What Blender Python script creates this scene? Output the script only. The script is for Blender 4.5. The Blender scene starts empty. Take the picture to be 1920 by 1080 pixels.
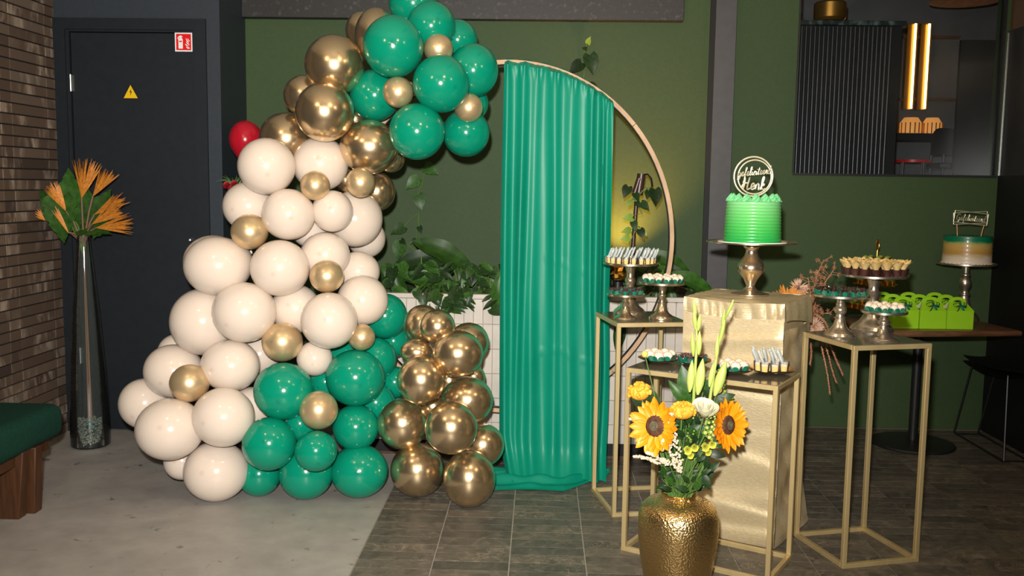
import bpy, bmesh, math, random
from mathutils import Vector, Matrix, Euler
random.seed(7)
PI = math.pi
scene = bpy.context.scene
COL = scene.collection

# ------------------------------------------------------------------ camera
FPX = 1767.83; PITCH = math.radians(6.187); ROLL = math.radians(-0.794); YAW = math.radians(1.68); HC = 1.4735
def cam_axes():
    cp, sp = math.cos(PITCH), math.sin(PITCH)
    f = Vector((0, cp, -sp)); d = Vector((0, -sp, -cp)); r = Vector((1, 0, 0))
    cr, sr = math.cos(ROLL), math.sin(ROLL)
    rr = r*cr + d*sr; dd = -r*sr + d*cr
    rot = Matrix.Rotation(YAW, 3, 'Z')
    return rot @ rr, rot @ dd, rot @ f
AXR, AXD, AXF = cam_axes()
CAM = Vector((0, 0, HC))
cd = bpy.data.cameras.new('camera'); cam = bpy.data.objects.new('camera', cd); COL.objects.link(cam)
cd.sensor_width = 36; cd.lens = 36*FPX/1920; cd.clip_start = .05; cd.clip_end = 60
m = Matrix.Identity(4)
for i in range(3):
    m[i][0] = AXR[i]; m[i][1] = -AXD[i]; m[i][2] = -AXF[i]; m[i][3] = CAM[i]
cam.matrix_world = m
scene.camera = cam
def ray(x, y): return AXR*((x-960)/FPX) + AXD*((y-540)/FPX) + AXF
def PX(x, y, Y): d = ray(x, y); return CAM + d*(Y/d.y)          # photo direction at a given room depth
def PZ(x, y, z=0): d = ray(x, y); return CAM + d*((z-HC)/d.z)   # photo direction on a given height

# ------------------------------------------------------------------ light
w = bpy.data.worlds.new('world'); scene.world = w; w.use_nodes = True
w.node_tree.nodes['Background'].inputs[0].default_value = (1, .86, .7, 1)
w.node_tree.nodes['Background'].inputs[1].default_value = .012
fl = bpy.data.lights.new('camera_flash', 'SPOT'); fl.energy = 1180; fl.shadow_soft_size = .035
fl.spot_size = math.radians(88); fl.spot_blend = 1.0; fl.color = (1, .955, .89)
flo = bpy.data.objects.new('camera_flash', fl); COL.objects.link(flo)
flo.location = (-.06, -.02, 1.66)
flo.rotation_euler = (Vector((-.65, 5, 1.48)) - flo.location).to_track_quat('-Z', 'Y').to_euler()
vs = scene.view_settings
scene.display_settings.display_device = 'sRGB'
vs.view_transform = 'Standard'; vs.look = 'None'; vs.exposure = 0.0; vs.gamma = 1.0; vs.use_curve_mapping = False

# ------------------------------------------------------------------ helpers
def tag(o, label=None, cat=None, group=None, kind=None):
    if label: o['label'] = label
    if cat: o['category'] = cat
    if group: o['group'] = group
    if kind: o['kind'] = kind
    return o
def empty(name, loc=(0, 0, 0), rz=0.0):
    o = bpy.data.objects.new(name, None); COL.objects.link(o)
    o.empty_display_size = .05; o.location = loc; o.rotation_euler = (0, 0, rz)
    return o
def dup(o, parent=None):
    c = o.copy(); COL.objects.link(c); c.parent = parent
    for ch in list(o.children): dup(ch, c)
    return c
def link(name, me, mat=None, parent=None, mw=None):
    o = bpy.data.objects.new(name, me); COL.objects.link(o)
    if mat is not None and len(me.materials) == 0: me.materials.append(mat)
    if parent: o.parent = parent
    if mw is not None: o.matrix_basis = mw
    return o
def frame(pos, ydir, zdir, s=1.0):
    y = Vector(ydir).normalized(); z = Vector(zdir); z = z - y*z.dot(y)
    if z.length < 1e-5: z = y.orthogonal()
    z.normalize(); x = y.cross(z)
    mm = Matrix.Identity(4)
    sv = s if isinstance(s, (tuple, list)) else (s, s, s)
    for i in range(3):
        mm[i][0] = x[i]*sv[0]; mm[i][1] = y[i]*sv[1]; mm[i][2] = z[i]*sv[2]; mm[i][3] = pos[i]
    return mm
class MB:
    def __init__(s): s.v = []; s.f = []
    def add(s, vs, fs, M=None):
        n = len(s.v)
        s.v += [tuple(M @ Vector(v)) if M is not None else tuple(v) for v in vs]
        s.f += [tuple(i+n for i in f) for f in fs]
        return s
    def box(s, x0, x1, y0, y1, z0, z1, M=None):
        vs = [(x, y, z) for z in (z0, z1) for y in (y0, y1) for x in (x0, x1)]
        return s.add(vs, [(0, 2, 3, 1), (4, 5, 7, 6), (0, 1, 5, 4), (2, 6, 7, 3), (0, 4, 6, 2), (1, 3, 7, 5)], M)
    def lathe(s, prof, n=28, M=None, a0=0.0):
        vs = []; fs = []; k = len(prof)
        for j in range(n):
            a = a0 + 2*PI*j/n; c, q = math.cos(a), math.sin(a)
            vs += [(r*c, r*q, z) for r, z in prof]
        for j in range(n):
            b = (j+1) % n
            for i in range(k-1):
                fs.append((j*k+i, b*k+i, b*k+i+1, j*k+i+1))
        n0 = len(vs)
        if prof[0][0] > 1e-5: fs.append(tuple(j*k for j in range(n))[::-1])
        if prof[-1][0] > 1e-5: fs.append(tuple(j*k+k-1 for j in range(n)))
        return s.add(vs, fs, M)
    def tube(s, pts, r, n=8, M=None, cap=True, closed=False):
        P = [Vector(p) for p in pts]; k = len(P)
        R = r if isinstance(r, (list, tuple)) else [r]*k
        vs = []; fs = []; ref = None
        for i in range(k):
            if closed: t = P[(i+1) % k] - P[i-1]
            else: t = P[min(i+1, k-1)] - P[max(i-1, 0)]
            if t.length < 1e-9: t = Vector((0, 0, 1))
            t.normalize()
            if ref is None: ref = t.orthogonal().normalized()
            ref = ref - t*ref.dot(t)
            if ref.length < 1e-6: ref = t.orthogonal()
            ref.normalize(); b = t.cross(ref)
            for j in range(n):
                a = 2*PI*j/n
                vs.append(P[i] + (ref*math.cos(a) + b*math.sin(a))*R[i])
        for i in range(k if closed else k-1):
            i2 = (i+1) % k
            for j in range(n):
                j2 = (j+1) % n
                fs.append((i*n+j, i*n+j2, i2*n+j2, i2*n+j))
        if cap and not closed:
            fs.append(tuple(range(n))[::-1]); fs.append(tuple((k-1)*n+j for j in range(n)))
        return s.add(vs, fs, M)
    def sphere(s, c, r, n=16, m=10, M=None):
        rx, ry, rz = r if isinstance(r, (tuple, list)) else (r, r, r)
        vs = [(c[0], c[1], c[2]+rz)]; fs = []
        for i in range(1, m):
            t = PI*i/m
            for j in range(n):
                a = 2*PI*j/n
                vs.append((c[0]+rx*math.sin(t)*math.cos(a), c[1]+ry*math.sin(t)*math.sin(a), c[2]+rz*math.cos(t)))
        vs.append((c[0], c[1], c[2]-rz)); e = len(vs)-1
        for j in range(n): fs.append((0, 1+j, 1+(j+1) % n))
        for i in range(m-2):
            for j in range(n):
                a = 1+i*n+j; b = 1+i*n+(j+1) % n
                fs.append((a, a+n, b+n, b))
        for j in range(n): fs.append((e, 1+(m-2)*n+(j+1) % n, 1+(m-2)*n+j))
        return s.add(vs, fs, M)
    def grid(s, fn, nu, nv, M=None, closed_u=False):
        vs = [fn(i/(nu if closed_u else nu-1), j/(nv-1)) for j in range(nv) for i in range(nu)]
        fs = []
        for j in range(nv-1):
            for i in range(nu if closed_u else nu-1):
                i2 = (i+1) % nu
                fs.append((j*nu+i, j*nu+i2, (j+1)*nu+i2, (j+1)*nu+i))
        return s.add(vs, fs, M)
    def prism(s, poly, y0, y1, M=None):                      # polygon in x,z extruded along y
        n = len(poly)
        vs = [(x, y0, z) for x, z in poly] + [(x, y1, z) for x, z in poly]
        fs = [tuple(range(n)), tuple(range(2*n-1, n-1, -1))] + [(i, i+n, (i+1) % n + n, (i+1) % n) for i in range(n)]
        return s.add(vs, fs, M)
    def mesh(s, name, mat=None, smooth=35, bevel=0, segs=2, solid=0):
        me = bpy.data.meshes.new(name); me.from_pydata(s.v, [], s.f)
        bm = bmesh.new(); bm.from_mesh(me)
        bmesh.ops.recalc_face_normals(bm, faces=bm.faces)
        if bevel:
            bmesh.ops.bevel(bm, geom=[e for e in bm.edges if e.calc_face_angle(0) > .5], offset=bevel, segments=segs, affect='EDGES', profile=.5)
        bm.to_mesh(me); bm.free()
        if mat is not None: me.materials.append(mat)
        if smooth:
            me.polygons.foreach_set('use_smooth', [True]*len(me.polygons))
            me.set_sharp_from_angle(angle=math.radians(smooth))
        return me
    def build(s, name, mat=None, parent=None, smooth=35, bevel=0, segs=2, mw=None):
        return link(name, s.mesh(name, mat, smooth, bevel, segs), None, parent, mw)

# ------------------------------------------------------------------ materials
def sock(b, n, v):
    if n in b.inputs: b.inputs[n].default_value = v
def mat(name, col, rough=.5, metal=0.0, **k):
    mt = bpy.data.materials.new(name); mt.use_nodes = True
    b = mt.node_tree.nodes['Principled BSDF']
    sock(b, 'Base Color', (*col, 1)); sock(b, 'Roughness', rough); sock(b, 'Metallic', metal)
    sock(b, 'Specular IOR Level', k.get('spec', .5))
    if 'coat' in k: sock(b, 'Coat Weight', k['coat']); sock(b, 'Coat Roughness', k.get('coatr', .1))
    if 'trans' in k: sock(b, 'Transmission Weight', k['trans']); sock(b, 'IOR', k.get('ior', 1.45))
    if 'sss' in k:
        sock(b, 'Subsurface Weight', k['sss']); sock(b, 'Subsurface Radius', k.get('ssr', (1, .5, .3))); sock(b, 'Subsurface Scale', k.get('sscale', .02))
    if 'sheen' in k: sock(b, 'Sheen Weight', k['sheen'])
    if 'emit' in k: sock(b, 'Emission Color', (*k['emit'], 1)); sock(b, 'Emission Strength', k.get('es', 1))
    return mt
class NT:
    def __init__(s, mt): s.t = mt.node_tree; s.b = s.t.nodes['Principled BSDF']
    def n(s, typ, **k):
        q = s.t.nodes.new(typ)
        for a, v in k.items():
            if a in q.inputs: q.inputs[a].default_value = v
            else: setattr(q, a, v)
        return q
    def l(s, a, b): s.t.links.new(a, b)
    def coord(s, kind='Object', scale=(1, 1, 1)):
        c = s.n('ShaderNodeTexCoord'); mp = s.n('ShaderNodeMapping'); mp.inputs['Scale'].default_value = scale
        s.l(c.outputs[kind], mp.inputs['Vector']); return mp.outputs[0]
    def world(s, scale=(1, 1, 1)):
        c = s.n('ShaderNodeNewGeometry'); mp = s.n('ShaderNodeMapping'); mp.inputs['Scale'].default_value = scale
        s.l(c.outputs['Position'], mp.inputs['Vector']); return mp.outputs[0]
    def noise(s, vec, scale, detail=4, rough=.55, dist=0):
        q = s.n('ShaderNodeTexNoise', Scale=scale, Detail=detail, Roughness=rough, Distortion=dist); s.l(vec, q.inputs['Vector']); return q.outputs['Fac']
    def ramp(s, fac, stops):
        q = s.n('ShaderNodeValToRGB'); cr = q.color_ramp
        while len(cr.elements) < len(stops): cr.elements.new(.5)
        for e, (p, c) in zip(cr.elements, stops): e.position = p; e.color = (*c, 1) if len(c) == 3 else c
        s.l(fac, q.inputs[0]); return q.outputs[0]
    def mix(s, fac, a, b, mode='MIX'):
        q = s.n('ShaderNodeMix', data_type='RGBA', blend_type=mode)
        for v, i in ((fac, 0), (a, 6), (b, 7)):
            if hasattr(v, 'is_linked') or hasattr(v, 'links'): s.l(v, q.inputs[i])
            else: q.inputs[i].default_value = v if i == 0 else (*v, 1)
        return q.outputs[2]
    def col(s, c): s.l(c, s.b.inputs['Base Color'])
    def bump(s, h, strength=.3, dist=.01):
        q = s.n('ShaderNodeBump', Strength=strength, Distance=dist); s.l(h, q.inputs['Height']); s.l(q.outputs[0], s.b.inputs['Normal'])
    def rough(s, fac, a, b):
        q = s.n('ShaderNodeMapRange'); q.inputs['To Min'].default_value = a; q.inputs['To Max'].default_value = b
        s.l(fac, q.inputs['Value']); s.l(q.outputs[0], s.b.inputs['Roughness'])
def noisy(name, c1, c2, scale, rough=.5, metal=0.0, bump=0, bdist=.005, detail=4, lo=.35, hi=.65, vs=(1, 1, 1), space='Object', rnd=0, **k):
    mt = mat(name, c1, rough, metal, **k); t = NT(mt)
    v = t.world(vs) if space == 'World' else t.coord(space, vs)
    f = t.noise(v, scale, detail)
    c = t.ramp(f, [(lo, c1), (hi, c2)])
    if rnd:
        oi = t.n('ShaderNodeObjectInfo'); mr = t.n('ShaderNodeMapRange'); mr.inputs['To Min'].default_value = 1-rnd; mr.inputs['To Max'].default_value = 1+rnd
        t.l(oi.outputs['Random'], mr.inputs['Value'])
        hs = t.n('ShaderNodeHueSaturation'); t.l(mr.outputs[0], hs.inputs['Value']); t.l(c, hs.inputs['Color']); c = hs.outputs[0]
    t.col(c)
    if bump: t.bump(f, bump, bdist)
    return mt
M = {}
M['green_wall'] = noisy('green_wall_paint', (.044, .076, .031), (.049, .083, .034), 60, .6, space='World', bump=.04, spec=.2)
M['door'] = noisy('door_paint', (.010, .0135, .018), (.012, .016, .021), 30, .45, space='World', spec=.3)
M['door_wall'] = noisy('dark_wall_paint', (.026, .034, .044), (.030, .039, .050), 40, .5, space='World', spec=.3)
M['black'] = mat('black_matte', (.008, .008, .008), .55, spec=.3)
M['black_metal'] = mat('black_metal', (.012, .012, .012), .4)
M['column'] = noisy('column_paint', (.04, .04, .044), (.05, .05, .054), 20, .45, space='World')
M['black_gloss'] = noisy('black_panel', (.02, .02, .02), (.036, .035, .034), 5, .3, space='World', vs=(1, 1, .3))
M['brown'] = mat('brown_panel', (.09, .045, .02), .5)
M['plaster'] = mat('ceiling_plaster', (.6, .56, .5), .8)
M['dark_room'] = mat('taupe_room_paint', (.42, .37, .31), .7)
M['grey_room'] = noisy('grey_room_paint', (.09, .085, .085), (.12, .115, .115), 3, .7, space='World')
# slate strip tiles
def slate():
    mt = mat('slate_tile', (.07, .066, .058), .45, spec=.4); t = NT(mt)
    oi = t.n('ShaderNodeObjectInfo'); ad = t.n('ShaderNodeVectorMath', operation='ADD')
    v0 = t.world((1, 1, 1)); of0 = t.n('ShaderNodeVectorMath', operation='ADD'); of0.inputs[1].default_value = (.698+.003, -4.4027+.083*40+.002, 5.0); t.l(v0, of0.inputs[0]); v = of0.outputs[0]; t.l(v, ad.inputs[0])
    wn = t.n('ShaderNodeTexWhiteNoise', noise_dimensions='3D')
    # each strip gets its own piece of stone: snap position to the strip grid
    sn = t.n('ShaderNodeVectorMath', operation='SNAP'); t.l(v, sn.inputs[0]); sn.inputs[1].default_value = (.3, .083, 10)
    of = t.n('ShaderNodeVectorMath', operation='ADD'); of.inputs[1].default_value = (.0, .0, .0); t.l(sn.outputs[0], of.inputs[0])
    t.l(of.outputs[0], wn.inputs[0])
    sc = t.n('ShaderNodeVectorMath', operation='SCALE'); sc.inputs['Scale'].default_value = 20; t.l(wn.outputs['Color'], sc.inputs[0]); t.l(sc.outputs[0], ad.inputs[1])
    f = t.noise(ad.outputs[0], 16, 9, .72, .9)
    base = t.ramp(f, [(.30, (.060, .055, .047)), (.48, (.112, .101, .085)), (.56, (.135, .122, .102)), (.72, (.23, .20, .165))])
    ve = t.noise(ad.outputs[0], 7, 5, .6, 2.4)
    line = t.ramp(ve, [(.482, (0, 0, 0)), (.5, (1, 1, 1)), (.518, (0, 0, 0))])
    mk = t.noise(ad.outputs[0], 3.2, 2); mkr = t.ramp(mk, [(.5, (0, 0, 0)), (.62, (.85, .85, .85))])
    vm = t.mix(1.0, line, mkr, 'MULTIPLY')
    c = t.mix(vm, base, (.36, .29, .21))
    br = t.ramp(wn.outputs['Value'], [(0, (.68, .70, .70)), (1, (1.12, 1.08, 1.02))])
    t.col(t.mix(1.0, c, br, 'MULTIPLY')); t.rough(f, .38, .6); t.bump(f, .25, .003)
    return mt
M['slate'] = slate()
M['grout'] = noisy('grout', (.30, .275, .235), (.36, .33, .285), 30, .85, space='World')
def concrete():
    mt = mat('poured_concrete', (.3, .28, .255), .5, spec=.4); t = NT(mt); v = t.world()
    a = t.noise(v, 1.6, 6, .6, .4); b = t.noise(v, 7, 5, .65); d = t.noise(v, 11, 3, .5, 1.0)
    c = t.ramp(a, [(.3, (.24, .225, .208)), (.55, (.335, .312, .29)), (.75, (.42, .395, .37))])
    c = t.mix(.5, c, t.ramp(b, [(.3, (.24, .225, .21)), (.7, (.4, .378, .352))]))
    st = t.ramp(d, [(.66, (0, 0, 0)), (.74, (.75, .75, .75))])
    c = t.mix(st, c, (.075, .068, .06)); t.col(c); t.rough(b, .35, .6); t.bump(b, .06, .01)
    return mt
M['concrete'] = concrete()
def brickm():
    mt = mat('clinker_brick', (.1, .06, .04), .7, spec=.3); t = NT(mt)
    v = t.world((9, 9, 9)); oi = t.n('ShaderNodeObjectInfo')
    ad = t.n('ShaderNodeVectorMath', operation='ADD'); t.l(v, ad.inputs[0])
    sc = t.n('ShaderNodeVectorMath', operation='SCALE'); sc.inputs[0].default_value = (37, 51, 19); t.l(oi.outputs['Random'], sc.inputs['Scale']); t.l(sc.outputs[0], ad.inputs[1])
    base = t.ramp(oi.outputs['Random'], [(0, (.05, .035, .027)), (.12, (.085, .058, .042)), (.8, (.115, .078, .055)), (1, (.14, .105, .08))])
    mp = t.n('ShaderNodeMapping'); mp.inputs['Scale'].default_value = (1, 1, .35); t.l(ad.outputs[0], mp.inputs[0])
    f = t.noise(mp.outputs[0], 1.1, 4, .7, .5); g = t.noise(mp.outputs[0], .45, 2)
    lime = t.mix(1.0, t.ramp(f, [(.45, (0, 0, 0)), (.65, (1, 1, 1))]), t.ramp(g, [(.48, (0, 0, 0)), (.6, (1, 1, 1))]), 'MULTIPLY')
    t.col(t.mix(lime, base, (.34, .27, .21))); t.bump(f, .4, .004)
    return mt
M['brick'] = brickm()
M['mortar'] = mat('dark_mortar', (.012, .01, .009), .9)
M['white_tile'] = noisy('glazed_tile', (.52, .475, .425), (.58, .53, .475), 9, .25, space='World', rnd=.04)
M['tile_grout'] = mat('tile_joint', (.3, .28, .26), .85)
M['stone'] = noisy('dark_stone', (.014, .0135, .014), (.10, .097, .097), 30, .55, space='World', detail=9, lo=.56, hi=.85, bump=.15)
M['oak'] = noisy('light_oak', (.36, .22, .12), (.52, .34, .20), 6, .55, vs=(1, 8, 1), space='World', bump=.1)
M['walnut'] = noisy('walnut', (.10, .045, .022), (.19, .09, .045), 5, .4, vs=(1.2, 10, 4), coat=.2)
M['leg_wood'] = noisy('stained_beech', (.045, .017, .006), (.08, .031, .011), 6, .45, vs=(8, 8, 1))
M['gold_bar'] = noisy('brushed_gold_steel', (.60, .46, .22), (.68, .54, .28), 14, .42, .55, vs=(1, 1, .1))
M['top_glass'] = mat('smoked_glass', (.16, .15, .12), .12, .35, coat=.4)
M['champ'] = noisy('champagne_metal', (.70, .57, .40), (.79, .66, .48), 18, .24, .95, vs=(1, 1, 4), rnd=.06)
M['champ2'] = noisy('silver_champagne', (.74, .66, .54), (.83, .75, .62), 18, .25, .95, vs=(1, 1, 4))
M['bronze_tray'] = noisy('gold_leaf_tray', (.34, .21, .08), (.5, .33, .14), 12, .3, .9)
def balloon_mat(name, col, tip, rough, metal=0.0, **k):
    mt = mat(name, col, rough, metal, **k); t = NT(mt)
    a = t.n('ShaderNodeAttribute', attribute_name='tip'); t.col(t.mix(a.outputs['Fac'], col, tip)); return mt
M['b_w'] = balloon_mat('cream_latex', (.66, .565, .485), (.56, .39, .28), .16, sss=.22, ssr=(1, .55, .3), sscale=.03)
M['b_g'] = balloon_mat('emerald_latex', (.002, .225, .135), (.001, .12, .07), .15, sss=.08, ssr=(.2, 1, .6), sscale=.02)
M['b_c'] = balloon_mat('chrome_gold_foil', (.69, .525, .315), (.48, .34, .18), .24, .94, coat=.5, coatr=.06)
M['b_s'] = balloon_mat('pearl_gold_latex', (.66, .49, .28), (.42, .30, .15), .36, .7, coat=.3, coatr=.12)
M['b_r'] = balloon_mat('red_latex', (.42, .008, .022), (.2, .004, .01), .2, sss=.1, ssr=(1, .1, .1), sscale=.02)
def satin(name, c1, c2, rough, metal=0.0, scale=40, vs=(1, 1, 1), b=.25, bd=.004, **k):
    mt = noisy(name, c1, c2, scale, rough, metal, vs=vs, bump=b, bdist=bd, space='World', **k); return mt
M['curtain'] = satin('emerald_satin', (.0, .222, .142), (.002, .236, .152), .44, 0, 4, (1, 1, 1), .0, spec=.35)
M['gold_cloth'] = satin('gold_crinkle_satin', (.64, .52, .30), (.72, .60, .38), .42, .4, 55, (1, 1, 3.2), .4, .004)
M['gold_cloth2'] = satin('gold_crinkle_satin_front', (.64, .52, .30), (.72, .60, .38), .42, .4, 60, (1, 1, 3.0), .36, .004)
M['bench'] = noisy('green_felt', (.005, .034, .024), (.008, .046, .032), 90, .9, bump=.2, spec=.15)
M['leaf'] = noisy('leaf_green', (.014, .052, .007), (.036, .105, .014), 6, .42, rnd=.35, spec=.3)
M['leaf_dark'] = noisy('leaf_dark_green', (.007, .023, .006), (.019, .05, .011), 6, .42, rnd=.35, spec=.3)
M['leaf_lime'] = noisy('leaf_lime', (.16, .26, .03), (.24, .36, .06), 6, .45, rnd=.2)
M['stem'] = mat('green_stem', (.10, .19, .04), .5)
M['stem_brown'] = mat('brown_stem', (.16, .09, .055), .6)
def thin(name, tint, gloss, ior=1.45, haze=0.0, hcol=(.9, .9, .9)):
    # thin clear sheet: transparent body with a fresnel reflection and an optional milky part
    mt = bpy.data.materials.new(name); mt.use_nodes = True; nt = mt.node_tree; nt.nodes.clear()
    o = nt.nodes.new('ShaderNodeOutputMaterial'); a = nt.nodes.new('ShaderNodeBsdfTransparent'); a.inputs[0].default_value = (*tint, 1)
    g = nt.nodes.new('ShaderNodeBsdfGlossy'); g.inputs['Roughness'].default_value = gloss
    f = nt.nodes.new('ShaderNodeFresnel'); f.inputs[0].default_value = ior
    m1 = nt.nodes.new('ShaderNodeMixShader'); nt.links.new(f.outputs[0], m1.inputs[0]); nt.links.new(a.outputs[0], m1.inputs[1]); nt.links.new(g.outputs[0], m1.inputs[2])
    if haze:
        d = nt.nodes.new('ShaderNodeBsdfDiffuse'); d.inputs[0].default_value = (*hcol, 1); m2 = nt.nodes.new('ShaderNodeMixShader'); m2.inputs[0].default_value = haze
        nt.links.new(m1.outputs[0], m2.inputs[1]); nt.links.new(d.outputs[0], m2.inputs[2]); nt.links.new(m2.outputs[0], o.inputs[0])
    else: nt.links.new(m1.outputs[0], o.inputs[0])
    return mt
M['glass'] = thin('clear_glass', (.965, .985, .975), .03, 1.5, .015, (.5, .55, .53))
M['pebble'] = noisy('pebble', (.12, .14, .12), (.34, .36, .31), 3, .6, rnd=.4)
M['pebble_teal'] = mat('teal_pebble', (.0, .2, .25), .4)
M['orange'] = noisy('dyed_orange_petal', (.42, .12, .012), (.66, .27, .035), 25, .55, vs=(1, 1, 1), rnd=.2)
M['cake_green'] = None
M['choc'] = noisy('chocolate', (.035, .014, .012), (.07, .028, .022), 30, .3, rnd=.2)
M['plum_choc'] = noisy('plum_chocolate', (.06, .02, .03), (.11, .04, .05), 30, .3, rnd=.2)
M['cream_sweet'] = noisy('coconut_sweet', (.72, .56, .42), (.86, .74, .62), 120, .7, bump=.6, bdist=.003)
M['petal_cup'] = mat('emerald_paper', (.0, .16, .09), .45)
M['clear_plastic'] = thin('clear_plastic', (.98, .98, .98), .08, 1.35, .05)
M['pipette'] = thin('milky_plastic', (.92, .95, .95), .15, 1.4, .34, (.82, .86, .86))
M['pudding'] = mat('mango_pudding', (.86, .56, .13), .4)
M['crumb'] = noisy('cream_crumble', (.72, .62, .42), (.86, .8, .66), 200, .8, bump=.6)
M['husk'] = noisy('physalis_husk', (.56, .37, .11), (.76, .58, .27), 20, .6, rnd=.15)
M['gold_foil'] = noisy('gold_foil', (.75, .32, .04), (.85, .45, .1), 30, .2, .9, bump=.5)
M['lime'] = noisy('lime_card', (.27, .56, .008), (.29, .6, .012), 15, .5)
M['lime_in'] = mat('card_edge', (.52, .62, .3), .6)
M['ribbon'] = mat('dark_ribbon', (.012, .05, .035), .4)
M['ribbon2'] = mat('emerald_ribbon', (.0, .2, .11), .35)
M['mirror_gold'] = mat('mirror_gold_acrylic', (.92, .86, .66), .38, .75)
M['stick'] = mat('copper_stick', (.62, .34, .16), .35, .6)
M['white_card'] = mat('white_board', (.8, .78, .75), .5)
M['sun_petal'] = noisy('sunflower_petal', (.82, .27, .002), (.86, .37, .008), 8, .5, rnd=.1)
M['sun_disc'] = noisy('sunflower_disc', (.045, .014, .006), (.12, .045, .015), 60, .8, bump=.8)
M['celosia'] = noisy('celosia', (.68, .30, .01), (.80, .45, .05), 40, .7, bump=.7)
M['ball_yellow'] = noisy('craspedia', (.66, .44, .08), (.76, .56, .16), 150, .8, bump=.6)
M['rose'] = noisy('ivory_petal', (.72, .70, .50), (.82, .80, .64), 5, .5, sss=.2, rnd=.05)
M['bud'] = noisy('gladiolus_bud', (.30, .44, .07), (.52, .60, .16), 9, .45, vs=(1, 1, .2))
M['snap'] = noisy('snapdragon_yellow', (.62, .62, .05), (.74, .72, .16), 8, .5, rnd=.1)
M['astilbe'] = noisy('cream_plume', (.62, .50, .34), (.78, .68, .52), 90, .8, bump=.6)
M['dried'] = noisy('dried_rust', (.36, .15, .075), (.5, .24, .13), 20, .75, rnd=.15)
M['dried_pale'] = noisy('dried_blush', (.56, .33, .22), (.68, .45, .32), 30, .75)
M['soil'] = noisy('soil', (.018, .013, .01), (.04, .03, .02), 40, .9)
M['lamp_brown'] = mat('brown_lamp', (.05, .022, .016), .35)
M['sign_white'] = mat('sign_white', (.8, .8, .82), .4)
M['sign_red'] = mat('sign_red', (.72, .004, .006), .4)
M['sign_yellow'] = mat('sign_yellow', (.8, .5, .005), .4)
M['red_rose'] = noisy('red_rose', (.28, .004, .012), (.42, .01, .02), 6, .6)
M['steel'] = mat('steel', (.6, .62, .62), .3, 1.0)
M['fern'] = mat('green_needles', (.09, .2, .05), .6)
def hammered():
    mt = mat('hammered_brass', (.70, .48, .20), .26, .97); t = NT(mt); v = t.coord('Object', (1, 1, 1.05))
    q = t.n('ShaderNodeTexVoronoi', feature='SMOOTH_F1', Scale=150, Smoothness=.7); t.l(v, q.inputs['Vector']); t.bump(q.outputs['Distance'], .45, .005)
    return mt
M['hammered'] = hammered()
M['lamp_glow'] = mat('warm_lamp_glow', (1, .8, .5), .5, emit=(1, .72, .38), es=9)
M['tube_glow'] = mat('amber_tube_glow', (1, .8, .4), .5, emit=(1, .62, .22), es=5)
M['shade_glow'] = mat('amber_shade_glow', (.6, .3, .1), .5, emit=(1, .38, .08), es=.55)
M['brass'] = mat('brass', (.55, .28, .06), .3, .9)
M['disc_heart'] = noisy('sunflower_heart', (.07, .06, .03), (.14, .12, .07), 90, .8, bump=.8)
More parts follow.
